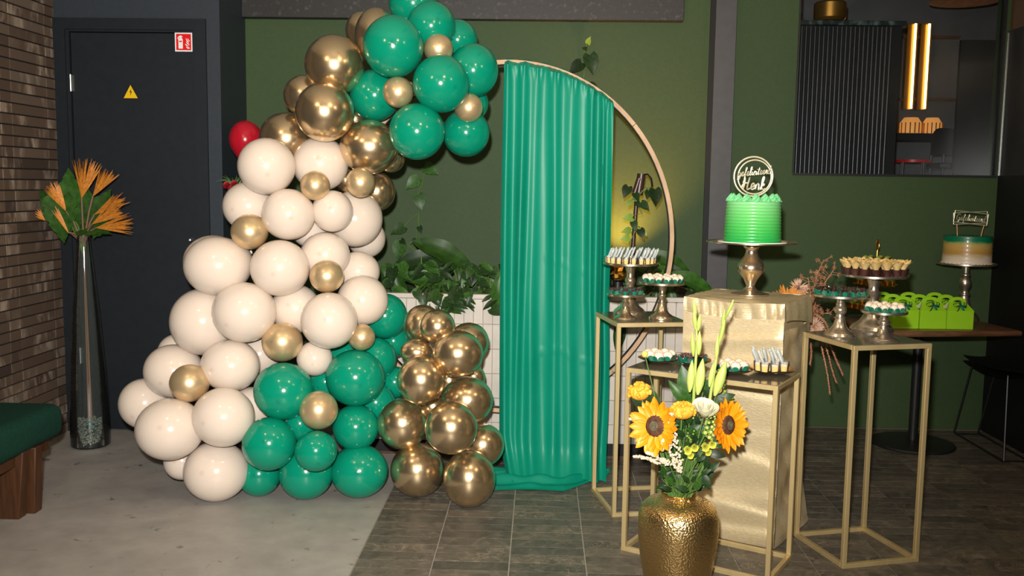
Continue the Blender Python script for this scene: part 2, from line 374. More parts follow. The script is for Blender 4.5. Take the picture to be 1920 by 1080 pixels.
BALLOONS = [
    ('g',-0.472,4.421,1.938,0.133,1.00,826,157), ('s',-1.051,4.383,1.462,0.069,1.00,591,348), ('s',-0.987,4.145,0.454,0.087,0.99,597,769),
    ('s',-1.353,4.353,1.243,0.085,1.04,468,435), ('s',-0.985,4.318,1.045,0.078,1.05,613,518), ('w',-1.359,4.275,0.877,0.144,1.05,458,585),
    ('s',-1.184,4.275,0.741,0.093,1.04,529,641), ('s',-1.590,4.186,0.558,0.088,1.04,355,718), ('c',-0.384,4.118,0.393,0.119,1.00,846,802),
    ('w',-0.964,4.264,0.846,0.130,1.00,617,601), ('w',-1.417,4.134,0.416,0.137,1.04,419,782), ('w',-1.179,4.383,1.326,0.122,1.03,540,402),
    ('w',-1.506,4.353,1.082,0.148,1.12,408,498), ('w',-1.206,4.328,1.079,0.134,1.04,525,502), ('s',-0.826,4.329,0.761,0.063,1.02,678,632),
    ('g',-0.857,4.329,0.569,0.136,1.05,666,707), ('g',-0.987,4.084,0.284,0.093,1.03,592,845), ('c',-0.308,4.214,0.131,0.126,0.92,880,897),
    ('s',-0.840,4.385,1.479,0.068,0.98,676,342), ('w',-1.428,4.275,0.626,0.129,1.13,432,685), ('g',-1.163,4.209,0.525,0.134,1.03,532,733),
    ('g',-0.856,4.329,0.331,0.109,1.01,667,801), ('c',-0.528,4.190,0.592,0.111,0.99,790,712), ('w',-0.986,4.448,1.342,0.098,0.99,623,396),
    ('g',-1.211,4.134,0.297,0.121,1.01,505,832), ('c',-0.365,4.224,0.711,0.111,1.08,859,663), ('c',-0.564,4.338,0.128,0.128,1.00,782,881),
    ('c',-1.011,4.413,1.802,0.137,0.99,609,210), ('w',-1.282,4.396,1.548,0.133,1.00,499,312), ('w',-1.061,4.533,1.564,0.132,1.02,601,308),
    ('w',-1.025,4.463,1.133,0.114,1.08,610,478), ('w',-1.665,4.134,0.355,0.146,1.09,318,804), ('w',-1.484,4.213,0.139,0.144,1.07,405,883),
    ('c',-0.469,4.312,0.820,0.082,1.00,820,612), ('c',-0.328,4.304,0.478,0.116,1.09,876,750), ('c',-0.635,4.338,0.351,0.120,0.99,755,794),
    ('w',-1.048,4.329,0.656,0.083,1.02,590,672), ('g',-0.835,4.307,0.126,0.130,1.07,673,883), ('s',-0.669,4.419,1.897,0.072,1.00,746,172),
    ('s',-0.349,4.511,1.837,0.068,1.00,878,202), ('s',-0.492,4.496,2.105,0.069,1.00,822,92), ('g',-0.695,4.439,2.106,0.142,0.98,737,87),
    ('c',-0.987,4.517,2.029,0.141,0.99,627,122), ('w',-1.595,4.393,0.811,0.157,0.97,381,603), ('w',-0.842,4.439,0.921,0.121,1.01,680,563),
    ('w',-1.743,4.393,0.570,0.135,1.08,326,695), ('g',-1.078,4.267,0.127,0.127,0.99,574,885), ('g',-0.581,4.421,1.717,0.131,0.99,782,247),
    ('c',-0.824,4.533,1.648,0.136,1.10,693,276), ('w',-0.918,4.648,1.300,0.139,0.98,665,410), ('g',-1.308,4.294,0.103,0.102,0.98,486,889),
    ('c',-0.566,4.306,0.700,0.068,1.29,781,660), ('c',-0.258,4.379,0.245,0.103,1.02,905,834), ('g',-0.797,4.529,0.624,0.104,1.01,704,672),
    ('g',-0.333,4.591,2.020,0.124,0.94,888,132), ('w',-1.399,4.491,1.358,0.120,1.04,466,387), ('w',-1.158,4.418,0.877,0.117,1.00,554,579),
    ('w',-1.902,4.428,0.401,0.123,1.00,272,756), ('c',-0.554,4.447,0.807,0.094,0.95,793,609), ('c',-0.331,4.407,0.735,0.095,1.03,879,641),
    ('g',-0.539,4.606,2.228,0.117,1.00,808,49), ('g',-0.812,4.613,1.900,0.124,0.96,703,178), ('c',-1.246,4.613,1.687,0.129,1.02,537,260),
    ('w',-0.894,4.593,1.044,0.104,1.08,671,509), ('g',-0.763,4.612,0.822,0.112,0.98,722,593), ('g',-0.786,4.483,0.414,0.097,0.97,705,755),
    ('g',-0.370,4.636,1.727,0.116,0.99,874,249), ('w',-1.675,4.298,0.158,0.087,0.97,342,864), ('w',-0.897,4.838,1.193,0.100,0.97,687,447),
    ('w',-1.611,4.593,1.080,0.138,1.10,400,491), ('w',-1.348,4.465,0.646,0.098,1.00,487,664), ('w',-1.359,4.345,0.409,0.101,1.00,470,765),
    ('g',-1.020,4.424,0.525,0.077,1.00,610,716), ('g',-1.105,4.274,0.355,0.077,0.94,563,795), ('c',-1.144,4.562,1.890,0.097,1.00,570,179),
    ('c',-0.836,4.793,1.435,0.098,0.95,706,359), ('w',-1.801,4.583,0.624,0.093,1.00,331,661), ('g',-0.961,4.574,0.631,0.084,1.00,645,665),
    ('c',-0.308,4.439,0.557,0.059,0.92,888,708), ('c',-0.426,4.439,0.539,0.064,0.92,842,714), ('c',-0.500,4.413,0.418,0.066,1.00,812,762),
    ('c',-0.808,4.642,2.176,0.124,0.75,706,71), ('c',-0.748,4.698,1.600,0.069,1.00,733,297), ('w',-1.125,4.563,1.249,0.088,1.00,580,430),
    ('g',-0.735,4.707,0.681,0.078,0.93,738,640), ('g',-0.714,4.604,0.491,0.080,1.00,740,717), ('c',-0.959,4.648,1.489,0.058,1.00,650,338),
    ('c',-0.923,4.673,1.787,0.063,1.00,665,224), ('g',-0.644,4.741,2.359,0.121,1.00,775,6), ('g',-0.426,4.766,2.188,0.100,1.00,858,75),
    ('g',-0.353,4.746,1.875,0.087,1.00,884,195), ('c',-0.908,4.797,2.232,0.089,0.86,679,58),
]

# ================================================================== THE SETTING
YW = 5.84; YD = 5.372; XB = -2.765; XR = 2.765; ZC = 3.15
def struct(o, label, cat): return tag(o, label, cat, kind='structure')

# floor: grout bed, concrete slab on the left, strip tiles on the right
fb = MB().box(-3.2, 3.4, -2.6, YW+.2, -.06, -.004).build('floor', M['grout'], smooth=0)
struct(fb, 'dark slate strip floor beside a poured grey concrete floor', 'floor')
X0 = -.698; TL = .3; TW = .083; Y0T = 4.4027
MB().box(-3.1, X0-.004, -2.5, YW, -.003, 0).build('concrete_slab', M['concrete'], fb, smooth=0)
tile_me = MB().box(0, TL-.005, 0, TW-.0045, -.0038, 0).mesh('floor_tile', M['slate'], 0)
cells = []
for i in range(0, 13):
    for j in range(-24, 40):
        x = X0 + i*TL; y = Y0T - (j+1)*TW
        if y < 1.6 or y+TW > YW: continue
        xc, yc = x+.15, y+.04
        d = Vector((xc, yc, 0)) - CAM
        sx = d.dot(AXR)/d.dot(AXF)*FPX + 960; sy = d.dot(AXD)/d.dot(AXF)*FPX + 540
        vis = -60 < sx < 1980 and sy < 1100
        cells.append((0 if vis else 1, yc, x, y))
cells.sort()
rest = MB()
for k, (nv, yc, x, y) in enumerate(cells):
    if k < 290 and not nv:
        o = link('floor_tile', tile_me, None, fb); o.location = (x, y, random.uniform(-.0003, .0003))
    else: rest.box(x, x+TL-.005, y, y+TW-.0045, -.0038, 0)
tag(rest.build('floor_tile_field', M['slate'], fb, smooth=0), kind='stuff')

# back wall, green, with the opening for the interior window
WX0, WX1, WZ0 = 1.53, 2.752, 1.575
wb = MB()
wb.box(-1.86, WX0, YW, YW+.12, 0, ZC).box(WX0, XR+.1, YW, YW+.12, 0, WZ0).box(WX1, XR+.1, YW, YW+.12, WZ0, ZC).box(WX0, WX1, YW, YW+.12, 2.95, ZC)
struct(wb.build('wall_back', M['green_wall'], smooth=0), 'dark olive green painted wall behind the party table', 'wall')
# door wall that stands forward, with its return to the green wall
DX0, DX1, DZ = -2.745, -1.925, 2.36
wd = MB()
wd.box(-2.9, DX0, YD, YW+.1, 0, ZC).box(DX1, -1.822, YD, YW+.1, 0, ZC).box(DX0, DX1, YD, YW+.1, DZ, ZC).box(DX0, DX1, YD+.2, YW+.1, 0, DZ)
struct(wd.build('wall_door', M['door_wall'], smooth=0), 'charcoal painted wall around the dark door', 'wall')
dr = struct(empty('door_1', (-2.32, YD, 0)), 'flat anthracite door with two safety signs', 'door')
def loc_build(mb, name, mt, parent, **k):
    o = mb.build(name, mt, parent, **k); o.matrix_parent_inverse = Matrix.Translation(-parent.location); return o
f = MB()
for (a, b) in ((0, .075), (.01, .055)):
    pass
f.box(-2.768, -2.70, YD-.018, YD+.03, 0, 2.38).box(-1.965, -1.897, YD-.018, YD+.03, 0, 2.38).box(-2.70, -1.965, YD-.018, YD+.03, 2.318, 2.38)
f.box(-2.70, -2.682, YD-.004, YD+.06, 0, 2.318).box(-1.977, -1.965, YD-.004, YD+.06, 0, 2.318).box(-2.682, -1.977, YD-.004, YD+.06, 2.306, 2.318)
loc_build(f, 'door_frame', M['door'], dr, smooth=0)
loc_build(MB().box(-2.678, -1.981, YD+.012, YD+.055, .012, 2.302), 'door_leaf', M['door'], dr, smooth=0)
for z in (2.02, .45):
    loc_build(MB().box(-2.69, -2.674, YD+.0, YD+.014, z-.045, z+.045).tube([(-2.682, YD-.002, z-.047), (-2.682, YD-.002, z+.047)], .005, 8), 'hinge', M['steel'], dr)
kp = PX(357, 450, YD)
loc_build(MB().lathe([(.0, 0), (.012, 0), (.012, .01), (.007, .016), (.009, .03), (.0, .034)], 14, Matrix.Translation((kp.x, YD+.012, kp.z)) @ Matrix.Rotation(PI/2, 4, 'X')), 'door_knob', M['steel'], dr)

# safety signs on the door
c = PX(344.5, 79, YD+.01)
sg = tag(empty('safety_sign', (c.x, YD+.0115, c.z)), 'red square fire extinguisher sign at the top corner of the door', 'sign')
S = .0995
MB().box(-S/2, S/2, -.003, 0, -S*.525, S*.525).build('plate', M['sign_white'], sg, smooth=0)
MB().box(-S*.425, S*.425, -.0042, -.003, -S*.45, S*.45).build('red_field', M['sign_red'], sg, smooth=0)
k = S/600.0
def sp(pts): return [((x-805)*k, (520-y)*k) for x, y in pts]
ex = MB()
ex.prism(sp([(630, 740), (630, 430), (655, 395), (680, 380), (665, 365), (640, 385), (630, 435), (600, 410), (612, 360), (650, 325), (705, 297), (745, 318), (775, 330), (765, 362), (735, 355), (735, 380), (765, 405), (780, 440), (780, 740)]), -.0052, -.0042)
ex.build('extinguisher_symbol', M['sign_white'], sg, smooth=0)
MB().prism(sp([(660, 478), (750, 478), (750, 525), (660, 525)]), -.0058, -.0052).build('label_symbol', M['sign_red'], sg, smooth=0)
for fl_ in ([(880, 390), (905, 405), (940, 470), (990, 530), (965, 545), (915, 500)], [(955, 390), (985, 440), (1015, 470), (1015, 500), (985, 490), (950, 430)],
            [(890, 500), (950, 555), (1000, 580), (1015, 610), (970, 610), (910, 560)], [(855, 590), (880, 580), (950, 640), (1000, 655), (940, 665), (890, 635)], [(890, 670), (940, 690), (1010, 700), (1015, 735), (960, 745), (910, 715)]):
    MB().prism(sp(fl_), -.0052, -.0042).build('flame_symbol', M['sign_white'], sg, smooth=0)
c = PX(245, 172, YD+.01)
ws = tag(empty('warning_sign', (c.x, YD+.0115, c.z)), 'yellow triangular high voltage warning sign on the door', 'sign')
t = .0885
MB().prism([(-t/2, -t*.43), (t/2, -t*.43), (0, t*.47)], -.002, 0).build('border', M['black'], ws, smooth=0)
MB().prism([(-t*.46, -t*.41), (t*.46, -t*.41), (0, t*.425)], -.003, -.002).build('yellow_field', M['sign_yellow'], ws, smooth=0)
MB().prism([(.006, .020), (-.007, -.004), (.001, -.002), (-.003, -.024), (.008, .002), (.001, .001)], -.004, -.003).build('lightning_symbol', M['black'], ws, smooth=0)

# brick wall on the left
bw = MB().box(XB-.2, XB-.014, -2.5, YD, 0, ZC).build('wall_left', M['mortar'], smooth=0)
struct(bw, 'brown clinker brick wall on the left edge', 'wall')
CH = .0567
pieces = [(5.372, 5.263), (5.263, 4.905), (4.905, 4.80), (4.80, 4.55), (4.55, 4.3)]
bmesh_cache = {}
for r_ in range(0, 55):
    z0 = r_*CH
    for q, (ya, yb) in enumerate(pieces):
        if q == 4 and r_ > 48: continue
        sh = (random.uniform(-.03, .03) if q in (1,) and r_ % 3 == 0 else 0)
        key = q
        if key not in bmesh_cache:
            L_ = ya-yb-.003
            bmesh_cache[key] = MB().box(-.014, .012, 0, L_, 0, CH-.007).mesh('brick', M['brick'], 20, bevel=.0016, segs=1)
        o = link('brick', bmesh_cache[key], None, bw)
        o.location = (XB-.012 + random.uniform(-.002, .0015), yb, z0)
# right side wall
wr = MB().box(XR, XR+.1, -2.5, YW, 0, WZ0).box(XR, XR+.1, -2.5, YW, 2.62, ZC).build('wall_right', M['black'], smooth=0)
struct(wr, 'black side wall at the right edge', 'wall')
MB().box(XR+.001, XR+.1, -2.5, YW-.001, WZ0, 2.43).build('gloss_panel', M['black_gloss'], wr, smooth=0)
MB().box(XR+.012, XR+.1, -2.5, YW-.001, 2.43, 2.62).build('wood_band', M['brown'], wr, smooth=0)
MB().box(XR-.004, XR+.002, YW-.008, YW-.001, WZ0, 2.42).build('edge_strip', M['steel'], wr, smooth=0)
# room behind the camera and ceiling
struct(MB().box(-3.1, 3.1, -2.6, -2.5, 0, ZC).build('wall_front', M['dark_room'], smooth=0), 'dark wall behind the viewer', 'wall')
struct(MB().box(-3.1, 3.1, -2.6, YW+.1, ZC, ZC+.1).build('ceiling', M['plaster'], smooth=0), 'pale plaster ceiling above the room', 'ceiling')
# stone fascia above the green wall
struct(MB().box(-1.822, .83, YW-.07, YW, 2.462, 2.95).build('trim_1', M['stone'], smooth=20, bevel=.003), 'dark speckled stone band along the wall top', 'trim')
# steel column
sc_ = struct(empty('trim_2', (1.08, 5.7, 0)), 'charcoal steel column beside the green wall', 'column')
xa, xb_ = PX(1333, 300, 5.64).x, PX(1371, 300, 5.64).x
loc_build(MB().box(xa, xb_, 5.64, 5.655, 0, ZC), 'flange', M['column'], sc_, smooth=0)
loc_build(MB().box((xa+xb_)/2-.006, (xa+xb_)/2+.006, 5.655, 5.825, 0, ZC), 'web', M['black'], sc_, smooth=0)
loc_build(MB().box(xa, xb_, 5.825, 5.84, 0, ZC), 'flange', M['black'], sc_, smooth=0)

# interior window and the bar room seen through it
wn = struct(empty('window_1', (2.14, YW, WZ0)), 'interior window onto the dim bar room', 'window')
loc_build(MB().box(WX0, WX1, YW-.012, YW+.1, WZ0-.014, WZ0).box(WX0-.004, WX0+.006, YW-.006, YW+.05, WZ0, 2.95).box(WX1-.012, WX1, YW-.006, YW+.05, WZ0, 2.95), 'window_frame', M['black_metal'], wn, smooth=0)
paneM = thin('window_glass', (.9, .93, .95), .01, 1.35)
loc_build(MB().box(WX0+.006, WX1-.012, YW+.02, YW+.026, WZ0, 2.95), 'window_pane', paneM, wn, smooth=0)
for nm, bx, lab, ct_ in (('wall_bar_far', (.9, 4.5, 9.2, 9.3, 0, 3.9), 'far grey wall of the bar room behind the window', 'wall'), ('wall_bar_right', (4.5, 4.6, YW+.13, 9.3, 0, 3.9), 'right grey wall of the bar room', 'wall'),
        ('wall_bar_left', (.8, .9, YW+.13, 9.3, 0, 3.9), 'left grey wall of the bar room', 'wall'), ('ceiling_bar', (.8, 4.6, YW+.13, 9.3, 3.9, 4), 'grey ceiling of the bar room', 'ceiling'), ('floor_bar', (.8, 4.6, YW+.13, 9.3, -.1, 0), 'grey floor of the bar room', 'floor')):
    struct(MB().box(*bx).build(nm, M['grey_room'], smooth=0), lab, ct_)
# fluted cabinet
YF = 5.99
fx0, fx1 = PX(1494, 200, YF).x, PX(1668, 200, YF).x
fz1 = PX(1590, 48, YF).z; fz0 = WZ0-.05
fc = tag(empty('fluted_cabinet', ((fx0+fx1)/2, YF, fz0)), 'black fluted bar cabinet with a marbled top edge behind the window', 'cabinet')
loc_build(MB().box(fx0-.03, fx1+.055, YF+.02, YF+.45, fz0-.3, fz1), 'body', M['black'], fc, smooth=0)
n = 21; pw = (fx1-fx0)/n
flute = MB().lathe([(pw*.36, fz0-.3), (pw*.36, fz1-.005)], 10).mesh('flute', M['black_gloss'], 40)
for i in range(n):
    o = link('flute', flute, None, fc); o.location = (fx0+pw*(i+.5)-fc.location.x, .012, -fz0)
M['marble'] = noisy('green_marble', (.012, .022, .02), (.12, .16, .15), 22, .3, space='World', detail=7, lo=.5, hi=.75)
loc_build(MB().box(fx0-.04, fx1+.07, YF-.02, YF+.46, fz1, fz1+.028), 'marble_top', M['marble'], fc, smooth=15, bevel=.003)
lp = tag(empty('table_lamp', (PX(1552, 20, 6.25).x, 6.2, fz1+.028)), 'low brass table lamp on top of the fluted cabinet', 'lamp')
MB().lathe([(.0, 0), (.11, 0), (.11, .012), (.03, .02), (.03, .03), (.0, .03)], 28).build('base', M['black_metal'], lp)
MB().lathe([(.085, .03), (.1, .05), (.1, .14), (.09, .15)], 28).build('brass_shade', M['brass'], lp)
MB().lathe([(.0, .032), (.07, .032), (.07, .06), (.0, .07)], 20).build('glow_core', M['shade_glow'], lp)
# wall light with two tubes
YT = 7.6
lc = PX(1718, 125, YT)
tl = tag(empty('wall_light', lc), 'amber wall light with two vertical glowing tubes', 'lamp')
for dx in (-.075, .03):
    MB().box(dx-.008, dx+.075, .0, .05, -.33, .33).build('backplate', M['brass'], tl, smooth=0)
for dx in (-.03, .075):
    MB().tube([(dx, -.02, -.325), (dx, -.02, .325)], .0095, 10).build('tube', M['tube_glow'], tl)
struct(MB().box(1.9, 3.6, YT+.06, YT+.12, 1.2, 3.9).build('wall_partition', M['grey_room'], smooth=0), 'grey partition holding the amber wall light', 'wall')
for zpx in (70, 187):
    zz = PX(1740, zpx, YT+.05).z
    struct(MB().box(2.2, 3.25, YT+.03, YT+.058, zz-.012, zz+.012).build('trim_3', M['brown'], smooth=0), ('upper' if zpx == 70 else 'lower')+' brown rail across the grey partition', 'trim')
# dark screen at the right inside the bar room
sc0 = PX(1795, 200, 6.6).x
struct(MB().box(sc0, 3.6, 6.6, 6.63, 1.2, PX(1840, 75, 6.6).z).build('wall_screen', M['black_gloss'], smooth=0), 'black glossy screen beyond the window', 'wall')
# pendant shade at top of the window view
pc = PX(1810, 3, 6.9)
pd = tag(empty('pendant_lamp', pc), 'wide tan pendant shade at the top of the window', 'lamp')
MB().lathe([(.0, .1), (.12, .1), (.22, .03), (.235, .0), (.22, .0), (.0, .06)], 32).build('shade', M['dried'], pd)
MB().tube([(0, 0, .09), (0, 0, .9)], .006, 6).build('cord', M['black'], pd)
# two ribbed table lamps, a bar table and a chair back
p = PX(1725, 252, 7.4)
struct(MB().box(2.3, 3.3, 7.25, 7.6, p.z-.05, p.z).build('trim_4', M['black'], smooth=0), 'dark bar ledge carrying the ribbed lamps', 'trim')
for (x, y, s_, lab) in ((1708, 227, .085, 'ribbed amber lamp, left of the two low lamps behind the window'), (1747, 244, .075, 'ribbed amber lamp, right of the two low lamps behind the window')):
    p = PX(x, y, 7.4)
    p.z = PX(1725, 252, 7.4).z+.0755
    l2 = tag(empty('table_lamp', (p.x, p.y, p.z)), lab, 'lamp', 'ribbed bar lamps')
    MB().lathe([(.0, .05), (s_*.6, .05), (s_, .0), (s_, -.06), (s_*.8, -.075), (.0, -.075)], 24).build('shade', M['shade_glow'], l2)
    for a in range(16):
        MB().tube([(s_*1.02*math.cos(a*PI/8), s_*1.02*math.sin(a*PI/8), -.07), (s_*1.02*math.cos(a*PI/8), s_*1.02*math.sin(a*PI/8), .01)], .004, 5).build('rib', M['brass'], l2)
p = PX(1711, 305, 7.2)
bt = tag(empty('bar_table', (p.x, p.y, p.z)), 'small bar table with a red top behind the window', 'table')
MB().lathe([(.0, 0), (.13, 0), (.13, .02), (.0, .02)], 24).build('top', M['sign_red'], bt)
for a in range(4):
    MB().tube([(.1*math.cos(a*PI/2+.5), .1*math.sin(a*PI/2+.5), 0), (.12*math.cos(a*PI/2+.5), .12*math.sin(a*PI/2+.5), -p.z)], .007, 6).build('leg', M['black_metal'], bt)
p = PX(1775, 260, 7.1)
ch = tag(empty('bar_chair', (p.x, p.y, 0)), 'black bar chair behind the window', 'chair')
MB().grid(lambda u, v: (-.11+.22*u, .05*math.cos((u-.5)*3)*1.0, p.z-.12+.2*v*(1-.35*(2*u-1)**4)), 12, 6).build('backrest', M['black'], ch)
MB().box(-.12, .12, -.2, .05, p.z-.22, p.z-.18).build('seat', M['black'], ch, smooth=20, bevel=.01)
for sx in (-.1, .1):
    for sy in (-.18, .04): MB().tube([(sx, sy, 0), (sx*.9, sy, p.z-.12)], .01, 6).build('leg', M['black_metal'], ch)

# ceiling lamps of the room (out of view; they light it and show in the balloons)
for i, (x, y) in enumerate(((-1.5, 2.6), (.1, 2.8), (1.6, 2.5), (-1.2, .4), (.9, .2))):
    lm = tag(empty('pendant_lamp', (x, y, ZC)), 'round warm glass pendant lamp, '+['left of the front row', 'middle of the front row', 'right of the front row', 'left of the rear pair', 'right of the rear pair'][i], 'lamp', 'pendant lamps')
    MB().lathe([(.0, 0), (.05, 0), (.05, -.02), (.0, -.025)], 24).tube([(0, 0, -.02), (0, 0, -.36)], .004, 6).lathe([(.0, -.34), (.03, -.345), (.03, -.39), (.0, -.39)], 16).build('hanger', M['black_metal'], lm)
    MB().sphere((0, 0, -.46), .075, 20, 14).build('globe', M['lamp_glow'], lm)
    ld = bpy.data.lights.new('pendant_lamp_light', 'POINT'); ld.energy = 17; ld.color = (1, .74, .45); ld.shadow_soft_size = .08
    lo = bpy.data.objects.new('pendant_lamp_light', ld); COL.objects.link(lo); lo.parent = lm; lo.location = (0, 0, -.56)

# ================================================================== PLANTER AND PLANTS
PY = 5.008; PX0, PX1, PZ1 = -1.02, .93, .893
pl = tag(empty('planter', (0, PY+.3, 0)), 'long planter clad in upright white tiles on a dark plinth', 'planter')
loc_build(MB().box(PX0+.006, PX1-.006, PY+.008, PY+.825, .09, PZ1-.03).box(PX0+.006, PX1-.006, PY+.008, PY+.03, PZ1-.03, PZ1-.005), 'body', M['tile_grout'], pl, smooth=0)
loc_build(MB().box(PX0+.02, PX1-.02, PY+.03, PY+.825, 0, .09), 'plinth', M['black'], pl, smooth=0)
loc_build(MB().box(PX0+.02, PX1-.02, PY+.022, PY+.03, .0, .016), 'base_strip', M['leg_wood'], pl, smooth=0)
loc_build(MB().box(PX0+.02, PX1-.02, PY+.03, PY+.825, PZ1-.045, PZ1-.02), 'soil', M['soil'], pl, smooth=0)
tw = .0515; th_ = .1345
tm = MB().box(0, tw-.0025, 0, .01, 0, th_-.0025).mesh('tile', M['white_tile'], 20, bevel=.0012, segs=1)
tm2 = MB().box(0, tw-.0025, 0, .01, 0, .115).mesh('tile', M['white_tile'], 20, bevel=.0012, segs=1)
ncol = int((PX1-PX0)/tw)
zr = [PZ1-.012-.0-.0235-th_*(i+1)-.006 for i in range(5)]
for i in range(ncol):
    for j in range(6):
        z = .868-th_*(j+1) if j < 5 else .09
        o = link('tile', tm if j < 5 else tm2, None, pl)
        o.location = (PX0+i*tw, -.3-.002+random.uniform(-.0006, .0006), z)
        if j == 5: o.scale.z = (.868-th_*5-.09-.002)/.115
loc_build(MB().box(PX0, PX1, PY-.003, PY+.04, .868, PZ1), 'cap', M['white_tile'], pl, smooth=20, bevel=.003)

# leaf shapes
def leaf_mesh(name, prof, mt, fold=.18, droop=.25, nl=9, wave=0.0):
    # along +y from 0 to 1, width profile prof(t); mid rib fold, droop in -z
    def fn(u, v):
        a = 2*u-1; wv = prof(v)
        z = -droop*v*v + fold*abs(a)*wv*1.0 + wave*math.sin(v*14+3*a)*abs(a)*wv
        return (a*wv, v - (.16*abs(a)*(1-v)**3 if v < .3 else 0), z)
    return MB().grid(fn, 5, nl).mesh(name, mt, 60)
heart = lambda t: .42*math.sin(PI*min(1, (t*.93+.07))**.62)*(1-t*.12) if t < .98 else .004
lance = lambda t: .19*math.sin(PI*t**.8)**.9+.003
oval = lambda t: .185*math.sin(PI*t**.78)**.9+.003
LH = leaf_mesh('heart_leaf', heart, M['leaf_dark'], .12, .22)
LH2 = leaf_mesh('heart_leaf', heart, M['leaf'], .12, .22)
LO = leaf_mesh('oval_leaf', oval, M['leaf'], .45, .42, 14, .06)
LOd = leaf_mesh('oval_leaf', oval, M['leaf_dark'], .45, .35, 14, .06)
LN = leaf_mesh('lance_leaf', lance, M['leaf_dark'], .2, .3)
LNl = leaf_mesh('lance_leaf', lance, M['leaf'], .2, .25)
LY = leaf_mesh('lime_leaf', heart, M['leaf_lime'], .12, .3)
def leaf(parent, me, pos, d, nrm, s):
    b = Matrix.Translation(-parent.location) if parent.rotation_euler.z == 0 else parent.matrix_basis.inverted()
    o = link('leaf', me, None, parent, b @ frame(Vector(pos), d, nrm, s)); return o
def tubew(parent, name, pts, r, mt, n=6):
    return link(name, MB().tube([Vector(p)-parent.location for p in pts], r, n).mesh(name, mt, 60), None, parent)
# climbing vine on the wall at the left
def vine(name, label, Y, pts, leaves, mt=M['stem'], r=.0035):
    P = [PX(x, y, Y) for x, y in pts]
    root = tag(empty(name, P[0]), label, 'plant')
    tubew(root, 'stem', P, r, mt)
    for (x, y, dx, dy, L, me) in leaves:
        p = PX(x, y, Y-.02); q = PX(x+dx, y+dy, Y-.05); d = (q-p)
        leaf(root, me, p, d, (random.uniform(-.25, .25), -1, .25), L*Y/FPX)
        # petiole to the nearest stem point
        nb = min(P, key=lambda s_: (s_-p).length)
        if (nb-p).length < .2: tubew(root, 'petiole', [nb, (nb+p)/2+Vector((0, 0, .008)), p], .002, mt, 5)
    return root
vine('climbing_vine', 'thin climbing vine with heart leaves beside the gold balloons', 5.815,
     [(720, 640), (745, 585), (765, 535), (778, 470), (785, 400), (793, 340), (797, 312)],
     [(783, 335, -22, 18, 30, LH2), (797, 312, 22, 12, 30, LH2), (784, 366, 8, 30, 30, LH2), (757, 425, -24, 12, 28, LH2), (750, 455, -6, 34, 34, LH2), (786, 425, 4, 14, 14, LH), (780, 450, -14, 8, 14, LH), (752, 450, 10, 10, 14, LH)])
vine('climbing_vine', 'short vine tip with two heart leaves above the green curtain', 5.815,
     [(1092, 175), (1094, 150), (1096, 125), (1096, 95), (1104, 75)],
     [(1090, 118, -26, 20, 30, LH), (1106, 103, 8, 38, 36, LH), (1100, 92, -16, -6, 10, LH2), (1102, 82, 4, -14, 14, LY), (1105, 160, 16, 8, 22, LH), (1095, 158, 6, 10, 14, LH)])
# spotlight on a pole with its vine
sx = PX(1195, 350, 5.35)
sl = tag(empty('garden_spotlight', (sx.x, 5.35, .85)), 'brown stake spotlight rising from the planter right of the curtain', 'lamp')
def W(x, y, Y): return PX(x, y, Y)
tubew(sl, 'pole', [W(1183, 560, 5.35), W(1187, 460, 5.35), W(1194, 370, 5.35), W(1198, 345, 5.35)], .0125, M['lamp_brown'], 10)
tubew(sl, 'head', [W(1197, 366, 5.34), W(1203, 326, 5.34)], .024, M['lamp_brown'], 16)
tubew(sl, 'head', [W(1190, 362, 5.33), W(1199, 334, 5.33)], .016, M['lamp_brown'], 12)
tubew(sl, 'cable', [W(1206, 328, 5.34), W(1214, 327, 5.35), W(1221, 335, 5.36), W(1223, 350, 5.38)], .006, M['black'], 6)
vine('twining_vine', 'vine with dark leaves wound around the brown spotlight pole', 5.3,
     [(1186, 480), (1180, 455), (1196, 425), (1184, 405), (1204, 400), (1190, 375), (1210, 352), (1240, 358)],
     [(1178, 350, -8, 18, 24, LH), (1190, 362, 8, 12, 18, LH), (1202, 380, 14, 12, 22, LH), (1228, 355, 4, 30, 32, LH), (1217, 358, -4, 14, 18, LH), (1183, 376, -6, 12, 14, LY), (1186, 408, -18, 0, 20, LY), (1182, 432, -16, 2, 18, LY), (1180, 446, -18, 2, 18, LY), (1188, 415, 2, 18, 18, LH), (1200, 430, 6, 16, 20, LH), (1204, 432, 10, 10, 14, LY), (1193, 378, 6, 10, 14, LH)])
# hidden uplight in the planter throwing the yellow glow
ul_p = W(1158, 540, 5.63); ul_p.z = .8735
ul = tag(empty('planter_uplight', ul_p), 'small yellow uplight among the leaves behind the curtain edge', 'lamp')
MB().lathe([(.0, 0), (.03, 0), (.03, .05), (.026, .05), (.026, .04), (.0, .04)], 16).build('can', M['black_metal'], ul)
MB().lathe([(.0, .041), (.025, .041), (.025, .043), (.0, .043)], 16).build('lens', M['tube_glow'], ul)
ld = bpy.data.lights.new('planter_uplight_light', 'SPOT'); ld.energy = 130; ld.color = (1, .44, .08); ld.shadow_soft_size = .02; ld.spot_size = 1.5; ld.spot_blend = 1.0
lo = bpy.data.objects.new('planter_uplight_light', ld); COL.objects.link(lo); lo.parent = ul; lo.location = (0, -.0, .06); lo.rotation_euler = (PI-.22, .12, 0)
